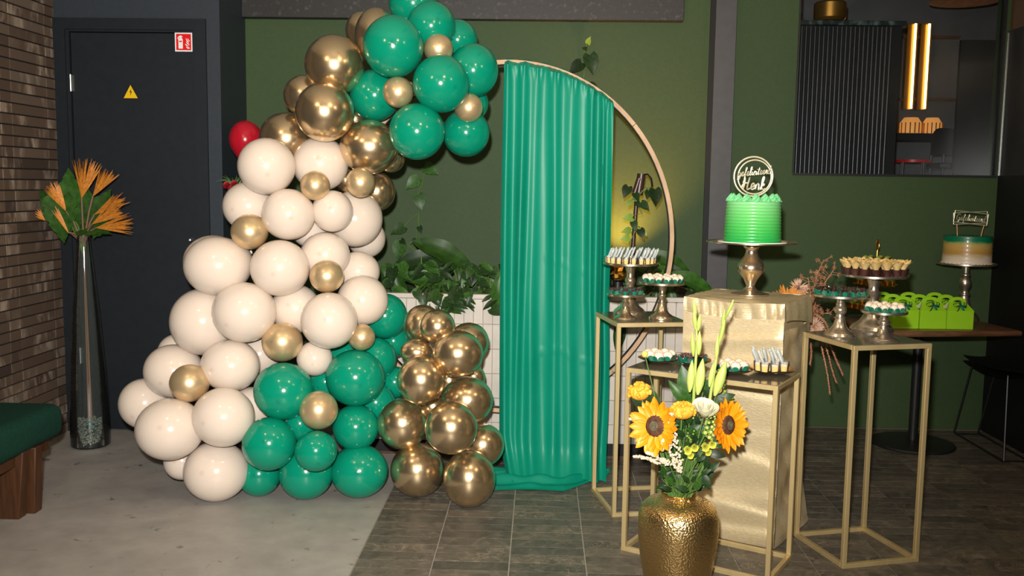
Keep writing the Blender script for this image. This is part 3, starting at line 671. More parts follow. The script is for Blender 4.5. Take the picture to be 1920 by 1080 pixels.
# crumpled gold foil in the planter
fo = MB()
random.seed(3)
def crump(u, v):
    a = 2*PI*u; t_ = PI*v; r = .055*(1+.35*math.sin(5*a+3*v)*math.sin(7*t_)+random.uniform(-.16, .16)*(0 < v < 1))
    return (r*math.sin(t_)*math.cos(a), r*math.sin(t_)*math.sin(a)*.8, r*math.cos(t_)*.9)
fo.grid(crump, 14, 9, closed_u=True)
p = W(1162, 507, 5.2)
tag(fo.build('foil_wrap', M['gold_foil'], None, 10, mw=Matrix.Translation((p.x, 5.2, p.z))), 'crumpled gold foil glowing among the planter leaves', 'foil')
# leafy plants in the planter, each a plant of its own
def bush(name, label, x0, y0, Y, leaves):
    base = Vector((PX(x0, y0, Y).x, Y, .86)); root = tag(empty(name, base), label, 'plant', None)
    for (x, y, dx, dy, L, me, dep) in leaves:
        p = PX(x, y, Y+dep); q = PX(x+dx, y+dy, Y+dep-.04)
        leaf(root, me, p, q-p, (random.uniform(-.3, .3), -.8, .55), L*Y/FPX)
        tubew(root, 'stem', [base+Vector((random.uniform(-.03, .03), 0, 0)), (base+p)/2+Vector((0, 0, .05)), p], .003, M['stem'], 5)
    return root
random.seed(11)
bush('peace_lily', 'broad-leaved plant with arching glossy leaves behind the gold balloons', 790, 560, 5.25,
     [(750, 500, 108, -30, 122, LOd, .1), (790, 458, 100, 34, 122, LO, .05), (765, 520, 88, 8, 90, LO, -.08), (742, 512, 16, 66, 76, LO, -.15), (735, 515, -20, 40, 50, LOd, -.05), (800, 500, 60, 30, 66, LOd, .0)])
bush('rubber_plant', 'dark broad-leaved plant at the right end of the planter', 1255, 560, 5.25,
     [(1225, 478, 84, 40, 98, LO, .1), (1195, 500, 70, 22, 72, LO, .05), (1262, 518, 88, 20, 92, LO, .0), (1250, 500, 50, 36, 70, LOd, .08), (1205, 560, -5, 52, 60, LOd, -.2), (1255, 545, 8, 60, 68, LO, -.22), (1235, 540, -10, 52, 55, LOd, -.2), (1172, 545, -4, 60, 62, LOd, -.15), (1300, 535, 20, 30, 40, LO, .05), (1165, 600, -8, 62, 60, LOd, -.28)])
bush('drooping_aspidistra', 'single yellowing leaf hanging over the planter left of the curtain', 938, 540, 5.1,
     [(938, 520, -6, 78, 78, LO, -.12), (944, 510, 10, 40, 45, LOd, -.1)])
def trailing(label, x0, x1, n, seed, hang):
    random.seed(seed)
    xc = (x0+x1)/2; lv = []
    for i in range(n):
        x = random.uniform(x0, x1); y = random.uniform(492, 556); dep = random.uniform(-.2, .15)
        if i < hang: y = random.uniform(545, 578); dep = -.27
        a = random.uniform(-.6, PI+.6); L = random.uniform(20, 32)
        dx, dy = L*math.cos(a), abs(L*math.sin(a))*.8+6
        lv.append((x, y, dx, dy, L, random.choice((LH, LH, LH, LN, LN, LH2, LNl)), dep))
    bush('trailing_philodendron', label, xc, 560, 5.25, lv)
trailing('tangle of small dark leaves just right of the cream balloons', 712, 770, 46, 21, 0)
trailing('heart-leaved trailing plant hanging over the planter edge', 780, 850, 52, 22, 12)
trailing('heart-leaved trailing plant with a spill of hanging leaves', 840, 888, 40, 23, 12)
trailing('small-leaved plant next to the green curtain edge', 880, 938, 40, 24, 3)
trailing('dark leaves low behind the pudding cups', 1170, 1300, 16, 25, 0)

# ================================================================== HOOP, CURTAIN
HY = 4.79
hc = PX(951, 449, HY); hrx = 307*HY/FPX; hrz = 326*HY/FPX
hp = tag(empty('hoop_stand', (hc.x, HY, 0)), 'large round wooden hoop backdrop frame', 'hoop')
def ringmesh(seg, r0, r1, y0, y1, a0, a1):
    def fn(u, v):
        a = a0+(a1-a0)*u; k_ = int(round(v*4)) % 4
        rr, yy = ((r0, y0), (r1, y0), (r1, y1), (r0, y1))[k_]
        return ((hrx+rr)*math.cos(a), yy, (hrz+rr)*math.sin(a)+hc.z)
    return MB().grid(fn, seg, 5)
nseg = 4
for q in range(nseg):
    a0 = 2*PI*q/nseg+.72; a1 = 2*PI*(q+1)/nseg+.72-.004
    ringmesh(26, -.0105, .0105, -.02, .02, a0, a1).build('hoop_segment', M['oak'], hp, 30)
ringmesh(100, -.0145, -.0105, -.016, .016, 0, 2*PI).build('inner_band', M['black'], hp, 30)
for sx_ in (-.12, .12):
    MB().box(sx_-.02, sx_+.02, -.018, .018, .02, hc.z-hrz*.99).build('post', M['oak'], hp, smooth=0)
    MB().box(sx_-.025, sx_+.025, -.12, .17, 0, .03).build('foot', M['oak'], hp, smooth=0)
# green drape over the hoop
cx0, cx1 = PX(944, 300, HY-.03).x, PX(1147, 300, HY-.03).x
ct = tag(empty('drape', ((cx0+cx1)/2, HY, 0)), 'long emerald satin drape gathered over the wooden hoop', 'curtain')
NU, NV = 170, 110
rp = random.Random(17)
PLEATS = []
u_ = .02
while u_ < 1.0:
    PLEATS.append((u_, rp.uniform(.022, .062), rp.uniform(.022, .055), rp.uniform(-.05, .05), rp.uniform(0, 6)))
    u_ += rp.uniform(.06, .19)
def cfold(u, v):
    g = .45+.55*min(1, v*2.2); d = 0
    for (c_, w_, a_, dr_, ph_) in PLEATS:
        cc = c_+dr_*v+.010*math.sin(3.2*v+ph_); ww = w_*(1-.15*math.sin(2.5*v+ph_))
        t_ = (u-cc)/ww
        if abs(t_) < 3: d -= a_*math.exp(-t_*t_)*(1+.25*math.sin(4*v+2*ph_))
    d += .02+.0025*math.sin(2*PI*(6*u+.5*math.sin(4*v)))
    e = .012*math.sin(9*v+7*u)*max(0, v-.72)/.28
    top = max(0, 1-v/.05); d2 = .006*math.sin(2*PI*19*u+1.2*math.sin(40*u))*top
    return d*g+e+d2-.005*math.exp(-((v-.70-.01*math.sin(9*u))/.004)**2)*(.3 < u < .95)-.004*math.exp(-((v-.47-.006*math.sin(11*u))/.004)**2)*(.4 < u < .8)
def curt(u, v):
    us = u+.006*math.sin(2*PI*6*u)
    xt = cx0+(cx1-cx0)*u
    zt = hc.z+hrz*math.sqrt(max(0, 1-((xt-hc.x)/hrx)**2))+.017
    bl = .02*max(0, (v-.82)/.18)
    x = xt+(.5-u)*(.09*max(0, (v-.9)/.1)**1.5*(u < .4)) - .008*math.sin(PI*v)*(1-u) + .012*math.sin(PI*max(0, v-.55)/.45)*u
    z = zt*(1-v)+.012*v+.004*math.sin(40*u)*max(0, 1-v*25)
    if v < .018: return (x-ct.location.x, -.005+.03*(1-v/.018)*1.0+cfold(u, .02)*.3, zt+.004*math.sin(37*u))
    y = -.062+cfold(u, v)-.05*max(0, (v-.75)/.25)**2-.09*max(0, (v-.93)/.07)**2
    return (x-ct.location.x, y, z)
MB().grid(curt, NU, NV).build('cloth', M['curtain'], ct, 60)
def flap(u, v):
    x, y, z = curt(u, 0.0); return (x, .03+.01*math.sin(40*u), z-.001-.16*v)
MB().grid(flap, 90, 6).build('back_flap', M['curtain'], ct, 60)
def train(u, v):      # cloth pooled on the floor, spreading to the left
    xl = -.235; xr = .385-.02*v
    x = xl+(xr-xl)*u
    yb = 4.80; yf = 4.44+.03*u+.24*max(0, u-.62)/.38+.012*math.sin(9*u)
    y = yb+(yf-yb)*v+.012*math.sin(9*u+4*v)
    fold = abs(math.sin(PI*(3.6*v+.5*u+.25*math.sin(6*u))))**1.5*.04*math.sin(PI*min(1, v*1.02))*(1-.35*u)
    fold += .008*math.sin(21*u+9*v)*math.sin(PI*v)
    return (x-ct.location.x, y-HY, .004+max(0, fold))
MB().grid(train, 90, 44).build('train', M['curtain'], ct, 60)

# ================================================================== BALLOONS
ORD = ['highest', 'second highest', 'third highest', 'fourth highest', 'fifth highest', 'sixth highest', 'seventh highest', 'eighth highest', 'ninth highest', 'tenth highest', 'eleventh highest', 'twelfth highest', 'thirteenth highest', 'fourteenth highest', 'fifteenth highest', 'sixteenth highest', 'seventeenth highest', 'eighteenth highest', 'nineteenth highest', 'twentieth highest']
bsets = {}
for b in BALLOONS:
    c, y, x = b[0], b[7], b[6]
    if c == 'g': z = ('glossy emerald balloon in the top cluster' if y < 330 else 'glossy emerald balloon in the foot of the garland')
    elif c == 'c': z = ('chrome gold balloon in the upper garland' if y < 420 else 'chrome gold balloon in the floor pile beside the curtain')
    elif c == 's': z = 'small pearl gold balloon among the larger ones'
    else: z = ('cream balloon in the left column of the garland' if x < 450 else 'cream balloon in the middle of the garland' if x < 570 else 'cream balloon in the right side of the garland')
    bsets.setdefault((c, z), []).append(b)
GN = {'g': 'emerald balloons of the garland', 'c': 'chrome gold balloons of the garland', 's': 'small pearl gold balloons of the garland', 'w': 'cream balloons of the garland'}
knot_me = {c: MB().lathe([(.0, .012), (.006, .008), (.009, 0), (.005, -.006), (.011, -.02), (.009, -.021), (.0, -.012)], 12).mesh('knot', M['b_'+c], 50) for c in 'gcswr'}
def balloon_mesh(name, r, ell, axis, mt, tail=.16):
    n, k = 36, 26; vs = []; fs = []; tips = []
    q = Vector((0, 0, 1)).rotation_difference(Vector(axis)).to_matrix()
    e = math.sqrt(ell)
    for i in range(k+1):
        t = PI*i/k; ct_, st = math.cos(t), math.sin(t)
        rad = st*(1-.10*max(0, -ct_)**1.5-.0); zz = ct_*1.0 if ct_ > 0 else ct_*(1+tail*(-ct_)**2)
        for j in range(n):
            a = 2*PI*j/n
            v = q @ Vector((rad*math.cos(a), rad*math.sin(a), zz))
            vs.append((v.x*r*e, v.y*r, v.z*r/e)); tips.append(max(0.0, 1-(t/.10))*.5 + .0)
    for i in range(k):
        for j in range(n):
            fs.append((i*n+j, (i+1)*n+j, (i+1)*n+(j+1) % n, i*n+(j+1) % n))
    me = bpy.data.meshes.new(name); me.from_pydata(vs, [], fs)
    at = me.attributes.new('tip', 'FLOAT', 'POINT'); at.data.foreach_set('value', tips)
    me.polygons.foreach_set('use_smooth', [True]*len(me.polygons)); me.materials.append(mt)
    return me, q @ Vector((0, 0, -(1+tail)*r))
random.seed(5)
for (c, z), lst in bsets.items():
    lst = sorted(lst, key=lambda b: b[7])
    for i, b in enumerate(lst):
        r = b[4]; loc = Vector(b[1:4])
        ax = Vector((random.uniform(-.45, .45), -1, random.uniform(-.35, .35)))
        if random.random() < .3: ax += Vector((random.uniform(-.6, .6), 0, random.uniform(-.6, .6)))
        if b[3]-r < .03: ax = Vector((ax.x, -1, .25))
        me, kp_ = balloon_mesh('balloon', r, b[5], ax.normalized(), M['b_'+c], .1)
        o = link('balloon', me); o.location = loc
        tag(o, ORD[i]+' '+z, 'balloon', GN[c])
        kn = link('knot', knot_me[c], None, o); kn.location = kp_
        kn.rotation_mode = 'QUATERNION'; kn.rotation_quaternion = Vector((0, 0, -1)).rotation_difference(kp_.normalized())
# red balloon and red roses further back
p = PX(461, 262, 5.15)
me, kp_ = balloon_mesh('balloon', 33*5.15/FPX, .86, Vector((-.1, -.15, 1)).normalized(), M['b_r'], .35)
o = link('balloon', me); o.location = p; tag(o, 'single red balloon behind the cream and gold balloons', 'balloon')
kn = link('knot', knot_me['r'], None, o); kn.location = kp_
link('string', MB().tube([kp_, kp_.lerp(PX(440, 356, 5.2)-p, .5)+Vector((.01, 0, 0)), PX(440, 356, 5.2)-p], .0012, 5).mesh('string', M['sign_white'], 60), None, o)
p = PX(440, 350, 5.2)
rr = tag(empty('rose_bouquet', (p.x, 5.2, p.z)), 'red rose posy with green needles beside the cream balloons', 'flowers')
MB().lathe([(.0, -.14), (.035, -.14), (.045, -.03), (.04, -.03), (.0, -.05)], 18).build('pot', M['black'], rr)
MB().tube([(0, 0, -p.z), (0, 0, -.13)], .012, 8).lathe([(.0, -p.z), (.12, -p.z), (.12, -p.z+.015), (.0, -p.z+.02)], 24).build('pedestal', M['black_metal'], rr)
def rose_mesh(r, mt, name='bloom'):
    mb = MB()
    for k_ in range(14):
        t = k_/13; a = k_*2.4; rad = r*(.15+.85*t); h = r*(1.15-.35*t)
        def fn(u, v):
            b_ = a+(u-.5)*(2.6-1.0*t); rr_ = rad*(.35+.65*v**.7)*(1+.12*(v**4)*t)
            return (rr_*math.cos(b_), rr_*math.sin(b_), h*v*(1-.18*(2*u-1)**2)-.1*r)
        mb.grid(fn, 7, 5)
    return mb.mesh(name, mt, 70)
rm = rose_mesh(.022, M['red_rose'])
for (dx, dz) in ((-.03, 0), (.012, .008), (-.005, -.02), (.035, -.008)):
    link('rose', rm, None, rr, frame((dx, -.03, dz), (1, 0, 0), (dx*4, -1, .7)))
for i in range(26):
    a = random.uniform(-1.2, 1.2); l_ = random.uniform(.05, .10)
    MB().tube([(0, 0, -.03), (l_*.6*math.sin(a), random.uniform(-.02, .02), l_*.45), (l_*math.sin(a)*1.2, random.uniform(-.03, .03), l_*math.cos(a)*.75)], [.002, .0018, .0006], 4).build('needle', M['fern'], rr)

# ================================================================== GOLD FRAME STANDS
def gold_stand(label, F, th, a, b, h, t=.0185):
    root = tag(empty('display_stand', (F[0], F[1], 0), th), label, 'stand', 'gold frame stands')
    # local x: along u (b), local y: along v (a)
    leg = MB().box(0, t, 0, t, t, h-t).mesh('leg', M['gold_bar'], 20, bevel=.0012, segs=1)
    for (x, y) in ((0, 0), (b-t, 0), (0, a-t), (b-t, a-t)):
        o = link('leg', leg, None, root); o.location = (x, y, 0)
    for z in (0, h-t):
        for y in (0, a-t): MB().box(0, b, y, y+t, z, z+t).build('rail', M['gold_bar'], root, 20, bevel=.0012, segs=1)
        for x in (0, b-t): MB().box(x, x+t, t, a-t, z, z+t).build('rail', M['gold_bar'], root, 20, bevel=.0012, segs=1)
    MB().box(t*.3, b-t*.3, t*.3, a-t*.3, h-.0015, h+.002).build('glass_top', M['top_glass'], root, 0)
    return root
gold_stand('gold frame stand by the green curtain holding three cake stands', (.3438, 4.1085), .2019, .3714, .3331, .88)
gold_stand('tall gold frame stand at the right holding three cake stands', (1.2033, 3.5872), .2781, .3627, .3454, .8838)
gold_stand('low wide gold frame stand behind the sunflower vase', (.8788, 3.419), 1.0465, .6108, .3039, .757)

# ================================================================== CLOTH COVERED PLINTH
PF = Vector((.979, 3.778, 0)); pth = 1.045; pa, pb, ph = .415, .385, 1.018
pn = tag(empty('draped_plinth', PF, pth), 'tall plinth wrapped in gold crinkled satin under the green cake', 'plinth')
MB().box(.012, pb-.012, .012, pa-.012, 0, ph-.012).build('core', M['gold_cloth'], pn, 0)
random.seed(2)
def wrin(s, z):      # folds of the wrapped cloth: s along the face, z height
    q = s/.415; d = 0
    for (z0_, sl, amp, wd) in ((.885, -.055, .010, .010), (.795, -.075, .016, .016), (.715, -.02, .009, .014), (.60, .05, .008, .03), (.47, -.06, .007, .03), (.33, .10, .010, .03), (.22, -.08, .012, .025), (.13, .05, .012, .022), (.06, -.03, .012, .02)):
        t_ = (z-z0_-sl*q)/wd
        d += amp*(math.exp(-t_*t_) if t_ > 0 else math.exp(-t_*t_/9))
    d += .003*math.sin(9*z+5*q)+.0018*math.sin(37*z+6*q)
    return d
# front face: local x = 0 plane (facing -x), running along y (0..pa)
ztop = ph-.062
def front(u, v):
    y = pa*u; z = ztop*v
    e = min(u, 1-u); ed = min(1, e/.06)
    return (-.004-wrin(u*pa, z)*(.4+.6*ed), -.006+(pa+.012)*u, max(.004, z+.012*math.sin(PI*u)*(-1)*(v > .98)))
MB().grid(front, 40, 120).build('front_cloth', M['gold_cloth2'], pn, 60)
def side(u, v):      # face y = 0 (facing -y): the darker gathered side
    x = pb*u; z = (ph-.11)*v
    d = .022*math.sin(13*z+2.5*u)*math.sin(PI*u)+.016*math.sin(31*z-4*u)*math.sin(PI*u)+.010*abs(math.sin(19*z+9*u))
    fl = .05*max(0, (.3-z)/.3)**2*(u)
    return (-.004+(pb+.004+fl)*u, -.006-d*.4-fl*.5, max(.004, z))
MB().grid(side, 28, 110).build('side_cloth', M['gold_cloth'], pn, 60)
def side2(u, v): return (-.004+(pb+.01)*u, pa+.006+.006*math.sin(30*v*u), max(.004, ph*v))
MB().grid(side2, 10, 30).build('back_cloth', M['gold_cloth'], pn, 60)
def side3(u, v): return (pb+.004+.004*math.sin(25*v), -.006+(pa+.012)*u, max(.004, ph*v))
MB().grid(side3, 10, 30).build('back_cloth', M['gold_cloth'], pn, 60)
def topc(u, v):      # top sheet
    return (-.004+(pb+.008)*v, -.006+(pa+.012)*u, ph+.002*math.sin(17*u+8*v)+.0015*math.sin(40*u*v)-.010*math.exp(-(v/.05)**2)*math.sin(PI*u)**2)
MB().grid(topc, 40, 30).build('top_cloth', M['gold_cloth'], pn, 60)
def gather(u, v):    # gathered puff under the top edge at the front, sunk between top and wrap
    y = -.006+(pa+.012)*u; s_ = math.sin(PI*v)
    x = -.006+.010*v-.012*s_*abs(math.sin(2*PI*4.5*u+1.3*math.sin(9*u)))**.8+.012*math.sin(PI*v)*math.sin(PI*u)
    z = ph-.010*math.sin(PI*u)**2-(.075+.012*math.sin(PI*u))*v
    return (x, y, z)
MB().grid(gather, 90, 12).build('gathered_edge', M['gold_cloth'], pn, 60)
def flapc(u, v):     # smooth flap over the right side, top corner
    x = -.006+(pb+.012)*u; z = ph-(.07+.05*u**1.5)*v
    return (x, -.016*(.4+.6*math.sin(PI*min(1, v*.6)))-.001*math.sin(20*u), z) if v > 0 else (x, -.004, ph)
MB().grid(flapc, 24, 10).build('corner_flap', M['gold_cloth'], pn, 60)

# ================================================================== CAKE STANDS
def cake_stand(name, label, base, plate_r, H, base_r, style, mt, group=None, lip=.012):
    root = tag(empty(name, base), label, 'cake stand', group)
    if style == 'vase':
        pr = [(.0, 0), (base_r, 0), (base_r, .005), (base_r*.72, .011), (base_r*.40, .020), (base_r*.25, .034), (.0185, .043), (.0215, .052), (.030, .072), (.046, .096), (.0560, .113), (.0575, .126), (.0540, .142), (.041, .162), (.029, .182), (.0245, .200), (.0260, .212), (.035, .222), (.035, .227), (.019, .231), (.019, .238)]
        k_ = (H-lip)/.238; pr = [(r, z*k_) for r, z in pr]
    else:
        s_ = [(.0, 0), (1, 0), (1.02, .035), (.97, .07), (.93, .075), (.9, .10), (.62, .17), (.42, .28), (.32, .40), (.29, .44), (.36, .46), (.36, .485), (.27, .50)]
        if style == 'knob': s_ += [(.25, .55), (.38, .62), (.40, .67), (.37, .72), (.25, .78), (.3, .80), (.3, .83), (.24, .85), (.26, 1)]
        else: s_ += [(.25, .58), (.32, .66), (.34, .69), (.3, .72), (.23, .76), (.25, .85), (.34, .97), (.36, 1)]
        pr = [(r*base_r, z*(H-lip)) for r, z in s_]
    MB().lathe(pr, 40).build('pedestal', mt, root, 40)
    R = plate_r
    pp = [(.0, H-lip), (R*.3, H-lip), (R*.96, H-lip+.001), (R, H-lip+.003), (R, H-.001), (R*.985, H), (R*.97, H-.003), (.0, H-.003)]
    MB().lathe(pp, 56).build('plate', mt, root, 40)
    return Vector((base[0], base[1], base[2]+H-.003))
def standpos(bx, by, z): return PZ(bx, by, z)
def height_at(P, px, py): return PX(px, py, P.y).z - P.z
tops = {}
P = standpos(1172, 598, .882); tops['L1'] = cake_stand('cake_stand', 'short cake stand of chocolates at the front left of the curtain-side stand', P, .0865, height_at(P, 1172, 550), .052, 'plain', M['champ'])
P = standpos(1180, 589, .882); tops['L2'] = cake_stand('cake_stand', 'tall cake stand of pudding cups beside the green curtain', P, .129, height_at(P, 1178, 491.5), .075, 'plain', M['champ'])
P = standpos(1240, 598, .882); tops['L3'] = cake_stand('cake_stand', 'medium cake stand of cream sweets left of the draped plinth', P, .104, height_at(P, 1240, 528), .057, 'plain', M['champ'])
P = standpos(1573, 630, .886); tops['R1'] = cake_stand('cake_stand', 'silver cake stand of dark chocolates at the left of the right stand', P, .111, height_at(P, 1577, 551), .062, 'knob', M['champ2'])
P = standpos(1634, 619, .886); tops['R2'] = cake_stand('cake_stand', 'tall silver cake stand of physalis chocolate cups', P, .137, height_at(P, 1643, 514), .088, 'plain', M['champ2'])
P = standpos(1655, 638, .886); tops['R3'] = cake_stand('cake_stand', 'smallest silver cake stand with cream sweets in front of the lime boxes', P, .088, height_at(P, 1658, 582), .062, 'knob', M['champ2'])
P = standpos(1406, 551.5, ph+.003); P.z = ph+.002
tops['C'] = cake_stand('cake_stand', 'gold vase-stemmed cake stand on the draped plinth', P, .193, height_at(P, 1407, 452.5), .082, 'vase', M['champ'], None, .009)

# ================================================================== GREEN CAKE WITH ROUND TOPPER
def cake_green():
    mt = mat('green_buttercream', (.1, .5, .13), .32, spec=.6, coat=.2); t = NT(mt)
    c = t.n('ShaderNodeTexCoord'); sp_ = t.n('ShaderNodeSeparateXYZ'); t.l(c.outputs['Object'], sp_.inputs[0])
    mr = t.n('ShaderNodeMapRange'); mr.inputs['From Max'].default_value = .18; t.l(sp_.outputs['Z'], mr.inputs['Value'])
    t.col(t.ramp(mr.outputs[0], [(0, (.004, .33, .06)), (.35, (.06, .47, .09)), (.7, (.14, .56, .16)), (1, (.24, .64, .27))])); return mt
M['cake_green'] = cake_green()
T = tops['C']
ck = tag(empty('birthday_cake', T), 'tall ridged light green cake with piped rosettes', 'cake')
MB().lathe([(.0, 0), (.145, 0), (.145, .003), (.0, .003)], 48).build('cake_board', M['white_card'], ck, 30)
CR, CHH = .1215, .172
pr = [(.0, .003)]
NR = 13
for i in range(NR*6+1):
    t_ = i/(NR*6); z = .003+CHH*t_
    pr.append((CR*(1-.06*t_)-.0032*abs(math.sin(PI*t_*NR))**.6+.0016, z))
pr += [(.106, .003+CHH+.003), (.0, .003+CHH+.004)]
MB().lathe(pr, 72).build('buttercream', M['cake_green'], ck, 50)
ro = MB()
def swirl(u, v):
    a = 2*PI*u; r = .0215*(1-v)**.75*(1+.22*math.cos(7*a+9*v)); return (r*math.cos(a+3*v), r*math.sin(a+3*v), .034*v**.9)
rmesh = MB().grid(swirl, 36, 12, closed_u=True).mesh('rosette', M['cake_green'], 60)
M['mint'] = mat('mint_buttercream', (.17, .6, .25), .4, coat=.2)
rmesh.materials.clear(); rmesh.materials.append(M['mint'])
for i in range(15):
    a = 2*PI*i/15; o = link('rosette', rmesh, None, ck); o.location = (.094*math.cos(a), .094*math.sin(a), .003+CHH); o.rotation_euler = (.1*math.sin(a), 0, a*3)
# stroke lettering ------------------------------------------------------------
GL = {
 'g': (.62, [[(.52, .38), (.3, .46), (.1, .3), (.12, .08), (.32, .02), (.5, .18), (.54, .42), (.52, .05), (.46, -.28), (.24, -.38), (.14, -.24), (.4, -.06), (.66, .08)]]),
 'G': (.8, [[(.7, .85), (.5, .98), (.2, .8), (.08, .4), (.2, .06), (.46, .02), (.62, .2), (.64, .42), (.4, .4), (.64, .42), (.62, .0), (.5, -.3), (.3, -.3), (.5, -.05), (.8, .1)]]),
 'e': (.5, [[(0, .08), (.2, .16), (.4, .34), (.32, .48), (.14, .4), (.1, .14), (.24, .0), (.5, .1)]]),
 'f': (.46, [[(0, .08), (.2, .3), (.42, .8), (.36, .98), (.24, .85), (.2, .2), (.16, -.3), (.26, -.4), (.32, -.1), (.2, .08), (.46, .12)]]),
 'l': (.36, [[(0, .08), (.16, .3), (.34, .8), (.28, 1.0), (.16, .85), (.12, .25), (.2, .0), (.36, .1)]]),
 'i': (.3, [[(0, .08), (.14, .42), (.12, .12), (.18, .0), (.3, .1)], [(.16, .62), (.18, .66)]]),
 'c': (.44, [[(0, .08), (.1, .2), (.36, .4), (.26, .47), (.1, .3), (.12, .06), (.26, .0), (.44, .1)]]),
 't': (.38, [[(0, .08), (.18, .4), (.26, .82), (.16, .3), (.16, .06), (.24, .0), (.38, .1)], [(.04, .56), (.42, .62)]]),
 'r': (.42, [[(0, .08), (.12, .3), (.14, .5), (.2, .42), (.32, .44), (.28, .12), (.32, .0), (.42, .1)]]),
 'd': (.56, [[(.42, .38), (.26, .47), (.08, .3), (.1, .06), (.26, .0), (.4, .16), (.5, .96), (.42, .2), (.46, .02), (.56, .1)]]),
 'H': (.86, [[(.06, .5), (.2, .92), (.22, .5), (.16, .02)], [(-.02, .2), (.1, .42), (.4, .5), (.6, .5), (.66, .95), (.58, .5), (.56, .1), (.66, .0), (.86, .1)]]),
 'n': (.56, [[(0, .08), (.1, .42), (.1, .02), (.14, .3), (.28, .46), (.38, .36), (.38, .08), (.44, .0), (.56, .1)]]),
 'k': (.56, [[(0, .08), (.16, .4), (.28, .85), (.22, 1.0), (.12, .8), (.1, .02), (.12, .25), (.34, .46), (.38, .34), (.14, .24), (.34, .02), (.56, .1)]]),
}
def smooth_path(pts, n=4):
    out = []
    for i in range(len(pts)-1):
        p0 = pts[max(i-1, 0)]; p1 = pts[i]; p2 = pts[i+1]; p3 = pts[min(i+2, len(pts)-1)]
        for k_ in range(n):
            t_ = k_/n
            out.append(tuple(.5*((2*b)+(c_-a)*t_+(2*a-5*b+4*c_-d)*t_*t_+(3*b-a-3*c_+d)*t_**3) for a, b, c_, d in zip(p0, p1, p2, p3)))
    return out+[pts[-1]]
def lettering(name, word, width, mt, parent, cx, cz, y, r, slope=0.0, hs=1.0):
    adv = sum(GL[c_][0] for c_ in word); s_ = width/adv; x = -width/2; mb = MB()
    for c_ in word:
        for st in GL[c_][1]:
            pts = [(cx+x+px_*s_+.12*pz*s_*hs, y, cz+pz*s_*hs+slope*(x+px_*s_)) for px_, pz in smooth_path(st)]
            mb.tube(pts, r, 6)
        x += GL[c_][0]*s_
    return mb.build(name, mt, parent, 60)
tp = tag(empty('cake_topper', (T.x-.01, T.y-.02, T.z+CHH+.003), .08), 'round mirrored topper with script lettering on the green cake', 'cake topper')
zc_ = PX(1410, 331, T.y-.02).z-(T.z+CHH+.003)
R1 = 36*T.y/FPX
def circ(r, zc, n=56): return [(r*math.cos(2*PI*i/n), 0, zc+r*math.sin(2*PI*i/n)) for i in range(n)]
MB().tube(circ(R1, zc_), .0042, 8, closed=True).build('outer_ring', M['mirror_gold'], tp, 60)
MB().tube([(x+.004, y-.004, z-.002) for x, y, z in circ(R1*.86, zc_)], .0036, 8, closed=True).build('inner_ring', M['mirror_gold'], tp, 60)
for sx_ in (-.028, .028): MB().tube([(sx_, 0, zc_-R1*.92), (sx_*.95, 0, -.03)], .0022, 6).build('stick', M['stick'], tp)
lettering('word_gefeliciteerd', 'gefeliciteerd', R1*1.72, M['mirror_gold'], tp, 0, zc_+.006, -.006, .0021, .1, 1.5)
lettering('word_henk', 'Henk', R1*1.22, M['mirror_gold'], tp, .0, zc_-.055, -.006, .0036, 0, 1.35)

# ================================================================== WALNUT TABLE, BOXES, OMBRE CAKE
TZ = .735
tb = tag(empty('pedestal_table', (2.2, 5.47, 0)), 'walnut pedestal table on a round black foot', 'table')
MB().lathe([(.0, 0), (.232, 0), (.236, .006), (.23, .014), (.15, .02), (.04, .028), (.0, .028)], 56).build('foot', M['black_metal'], tb, 40)
MB().tube([(0, 0, .02), (0, 0, TZ-.03)], .026, 20).build('pole', M['black_metal'], tb)
thr = .16
ttop = MB().box(-.40, .40, -.31, .31, -.032, 0, Matrix.Translation((-.035, -.125, TZ)) @ Matrix.Rotation(thr, 4, 'Z')).build('table_top', M['walnut'], tb, 30, bevel=.014, segs=3)
def T2(x, y): v = Matrix.Rotation(thr, 3, 'Z') @ Vector((x, y, 0)); return Vector((2.2-.035+v.x, 5.47-.125+v.y, TZ))
